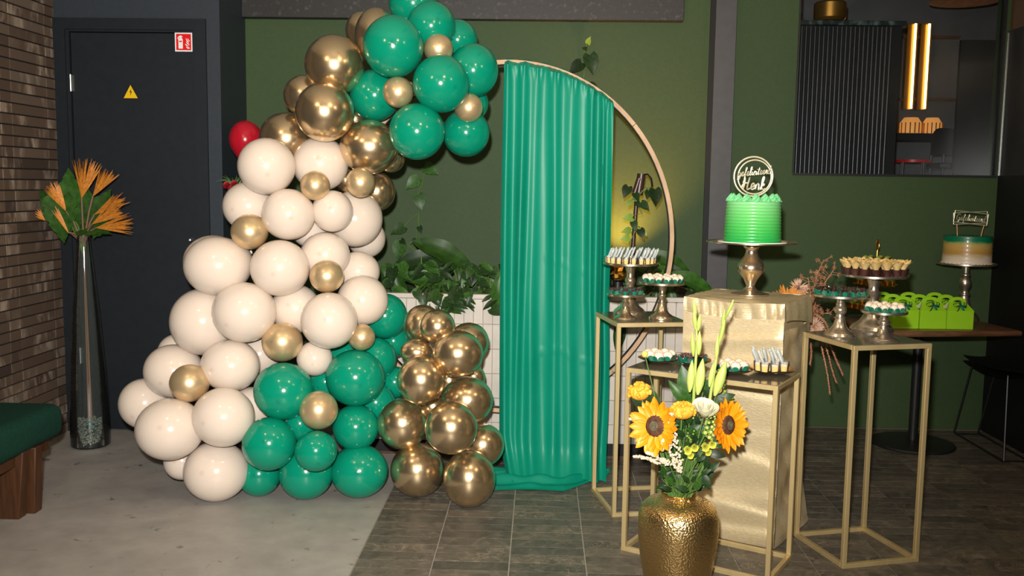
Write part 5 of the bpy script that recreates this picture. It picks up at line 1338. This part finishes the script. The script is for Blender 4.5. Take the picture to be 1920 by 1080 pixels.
def pampas(label, pts, w_, dy):
    P = [D(x, y, dy) for x, y in pts]; root = dflower('dried_tassel', label, P[0])
    mb = MB().tube([q-root.location for q in P], .003, 5)
    PP = smooth_path([tuple(q-root.location) for q in P], 7); N = len(PP)
    for i in range(N-1):
        q = Vector(PP[i]); d = (Vector(PP[i+1])-q).normalized(); f_ = 1-.5*(i/N)
        for k_ in range(9):
            a = random.uniform(0, 2*PI); o1 = d.orthogonal().normalized(); o2 = d.cross(o1)
            e = (o1*math.cos(a)+o2*math.sin(a))*w_*DY/FPX*f_+d*.014
            sd = d.cross(e).normalized()*.0022
            mb.add([q-sd, q+sd, q+e], [(0, 1, 2)])
    mb.build('tassel', M['dried'], root, 0); dstem(root, P[0], .003, bend=.02)
pampas('longest rust tassel hanging behind the right stand', [(1515, 600), (1535, 630), (1545, 670), (1552, 705), (1556, 738)], 5, -.1)
pampas('rust tassel arching right behind the stand', [(1520, 590), (1545, 612), (1558, 650), (1570, 680), (1580, 702)], 6, -.06)
pampas('rust tassel in the middle of the hanging bunch', [(1518, 595), (1540, 625), (1553, 665), (1562, 700), (1568, 716)], 5.5, -.08)
pampas('short rust tassel close beside the plinth', [(1514, 605), (1520, 640), (1521, 665), (1519, 682)], 6, -.12)
pampas('broad rust tassel over the stand top', [(1510, 588), (1530, 590), (1548, 605), (1560, 640)], 7, -.03)

# ================================================================== GLASS VASE WITH ORANGE BLOOMS
GB = Vector((-2.487, 5.06, 0))
gv = tag(empty('glass_vase', GB), 'tall tapering glass floor vase with grey pebbles', 'vase')
zz = lambda y: PX(157, y, GB.y).z
gp = [(.0, .004), (.095, .004), (.103, .012), (.103, .14), (.092, .42), (.068, .78), (.047, 1.0), (.037, 1.1), (.034, 1.14), (.034, zz(436)-.004), (.037, zz(436))]
gi = [(r-.0045 if r > .01 else 0, z if i > 1 else .012) for i, (r, z) in enumerate(gp[1:])]
MB().lathe(gp+gi[::-1]+[(.0, .012)], 44).build('glass', M['glass'], gv, 50)
pm = [MB().sphere((0, 0, 0), (.011, .009, .006), 8, 5).mesh('pebble', M['pebble'], 60), MB().sphere((0, 0, 0), (.011, .009, .007), 8, 5).mesh('pebble', M['pebble_teal'], 60)]
random.seed(8)
mbp = MB()
for i in range(520):
    a = random.uniform(0, 2*PI); r = .088*math.sqrt(random.uniform(.3, 1)) if i < 400 else .088*math.sqrt(random.random()); z = random.uniform(.02, .14) if i < 400 else random.uniform(.125, .152)
    mbp.sphere((0, 0, 0), (random.uniform(.007, .012), random.uniform(.006, .01), random.uniform(.004, .007)), 7, 5, Matrix.Translation((r*math.cos(a), r*math.sin(a), z)) @ Euler((random.uniform(-1, 1), random.uniform(-1, 1), a)).to_matrix().to_4x4())
pb_ = mbp.build('pebbles', M['pebble'], None, 60); pb_.location = GB
tag(pb_, 'grey pebbles filling the foot of the tall glass vase', 'pebbles', kind='stuff')
for k_, (x, y) in enumerate(((133, 799), (171, 797), (174, 804))):
    o = link('glass_pebble', pm[1]); a = (-2.5, -1.15, -.95)[k_]; o.location = GB+Vector((.09*math.cos(a), .09*math.sin(a), (.142, .146, .125)[k_]))
    tag(o, ['teal glass pebble at the left of the grey pebbles', 'teal glass pebble at the right of the grey pebbles', 'lowest teal glass pebble among the grey pebbles'][k_], 'pebble')
GN_ = Vector((GB.x, GB.y, zz(440)))
def G(x, y, dy=0): return PX(x, y, GB.y+dy)
bract = MB().grid(lambda u, v: ((2*u-1)*.0036*math.sin(PI*min(1, v*.85+.12))**.8, v, .0+.08*v*v), 3, 7).mesh('bract', M['orange'], 60)
random.seed(6)
def orange_bloom(label, bx, by, tx, ty, n_, spread, dy, hidden=False):
    a = G(bx, by, dy); b = G(tx, ty, dy-.02); d = (b-a); L_ = d.length; dn = d.normalized()
    root = tag(empty('orange_bloom', a), label, 'flower', 'orange blooms in the glass vase')
    s1 = dn.orthogonal().normalized(); s2 = dn.cross(s1)
    for i in range(int(n_*1.6)):
        q = math.sqrt(random.random())*spread; ph_ = random.uniform(0, 2*PI)
        dd = (dn+s1*q*math.cos(ph_)+s2*q*math.sin(ph_)).normalized()
        link('bract', bract, None, root, frame((0, 0, 0), dd, dn*-1+dd*.0+s1*.01+Vector((0, -.4, .1)), (1.0, L_*random.uniform(.72, 1.06), L_*.5)))
    tubew(root, 'stem', [Vector((GN_.x+random.uniform(-.01, .01), GN_.y+random.uniform(-.01, .01), .16)), GN_+Vector((0, 0, -.05)), (GN_+a)/2+(a-GN_)*.1, a], .0055, M['stem_brown'], 7)
orange_bloom('largest orange bloom, topmost in the glass vase', 153, 371, 165, 301, 42, .38, 0)
orange_bloom('orange bloom leaning right of the topmost one', 174, 368, 208, 320, 28, .30, .02)
orange_bloom('orange bloom on the left against the brick wall', 124, 396, 95, 345, 24, .32, -.02)
orange_bloom('upper of the three orange blooms at the right', 177, 402, 236, 368, 22, .22, .02)
orange_bloom('middle of the three orange blooms at the right', 173, 420, 228, 383, 30, .30, -.03)
orange_bloom('lowest of the three orange blooms at the right', 180, 427, 250, 418, 30, .28, -.02)
orange_bloom('thin orange bloom low at the left of the vase neck', 128, 436, 100, 390, 10, .14, -.05)
orange_bloom('small orange bloom farthest left by the bricks', 92, 415, 66, 397, 16, .35, .06)
mono = leaf_mesh('split_leaf', lambda t: (.40*math.sin(PI*min(1, t*.93+.07)**.62)*(1-t*.12))*(1-.16*(math.sin(t*26) > .55)) if t < .98 else .004, M['leaf'], .1, .25, 30)
def big_leaf(label, x, y, dx, dy_, L_, dy, nrm=(.1, -1, .3)):
    a = G(x, y, dy); b = G(x+dx, y+dy_, dy-.02); root = tag(empty('monstera_leaf', a), label, 'leaf', 'leaves in the glass vase')
    link('blade', mono, None, root, frame((0, 0, 0), b-a, nrm, L_*GB.y/FPX)); tubew(root, 'stalk', [GN_+Vector((0, 0, -.12)), (GN_+a)/2, a], .004, M['stem'], 6)
big_leaf('monstera leaf standing up behind the orange blooms', 138, 410, -14, -74, 96, .05)
big_leaf('monstera leaf hanging left over the bricks', 112, 372, 0, 62, 84, -.02)
big_leaf('monstera leaf at the right of the vase neck', 166, 428, 26, -60, 84, .04)
big_leaf('rounded leaf far left behind the blooms', 112, 402, -30, -34, 60, .06)
big_leaf('leaf lying low to the right of the vase neck', 152, 430, 44, -2, 58, .0, (0, -.7, 1))
big_leaf('leaf in the middle behind the stems', 150, 425, 2, -72, 90, .07)

# ================================================================== BENCH AND BLACK CHAIR
bn = tag(empty('bench', (-2.45, 3.6, 0)), 'dark green upholstered bench with wooden legs at the left edge', 'bench')
def cushion(mb, x0, x1, y0, y1, z0, z1): return mb.box(x0, x1, y0, y1, z0, z1)
cushion(MB(), -.29, .25, -.95, .65, .285, .445).build('cushion', M['bench'], bn, 40, bevel=.055, segs=6)
MB().box(-.24, .2, -.9, .58, .235, .29).build('seat_frame', M['leg_wood'], bn, 20, bevel=.004)
for y in (.33, -.75):
    MB().prism([(.045, 0), (.205, 0), (.235, .30), (.0, .30), (.02, .1)], y-.03, y+.03).build('leg', M['leg_wood'], bn, 20, bevel=.004)
    MB().prism([(.12, 0), (.235, 0), (.25, .30), (.10, .30)], y+.045, y+.105).build('leg', M['leg_wood'], bn, 20, bevel=.004)
    MB().prism([(-.27, 0), (-.15, 0), (-.10, .28), (-.27, .28)], y-.03, y+.03).build('leg', M['leg_wood'], bn, 20, bevel=.004)
    MB().lathe([(.0, 0), (.011, 0), (.009, .005), (.0, .006)], 12, Matrix.Translation((.09, y-.03, .245)) @ Matrix.Rotation(PI/2, 4, 'X')).build('bolt', M['black_metal'], bn)
bc = tag(empty('wire_chair', (2.605, 5.4, 0)), 'black chair on thin wire runners beside the walnut table', 'chair')
for x in (-.045, .10):
    MB().tube([(x+.03, .22, .47), (x, .34, .01), (x, .33, .006), (x, -.27, .006), (x, -.28, .01), (x+.03, -.20, .47)], .006, 8).build('runner', M['black_metal'], bc)
MB().tube([(-.045, .30, .008), (.10, .30, .008)], .005, 6).build('crossbar', M['black_metal'], bc)
MB().tube([(-.045, -.27, .008), (.10, -.27, .008)], .005, 6).build('crossbar', M['black_metal'], bc)
MB().grid(lambda u, v: (-.06+.19*u, -.24+.5*v, .475+.02*(2*v-1)**2+.01*(2*u-1)**2), 8, 10).grid(lambda u, v: (-.06+.2*u, -.24+.5*v, .45+.02*(2*v-1)**2), 8, 10).build('seat', M['black'], bc, 60)
MB().grid(lambda u, v: (.115+.02*v+.0*(2*u-1)**2, -.24+.5*u, .48+.33*v*(1-.25*(2*u-1)**4)), 12, 8).build('backrest', M['black'], bc, 60)
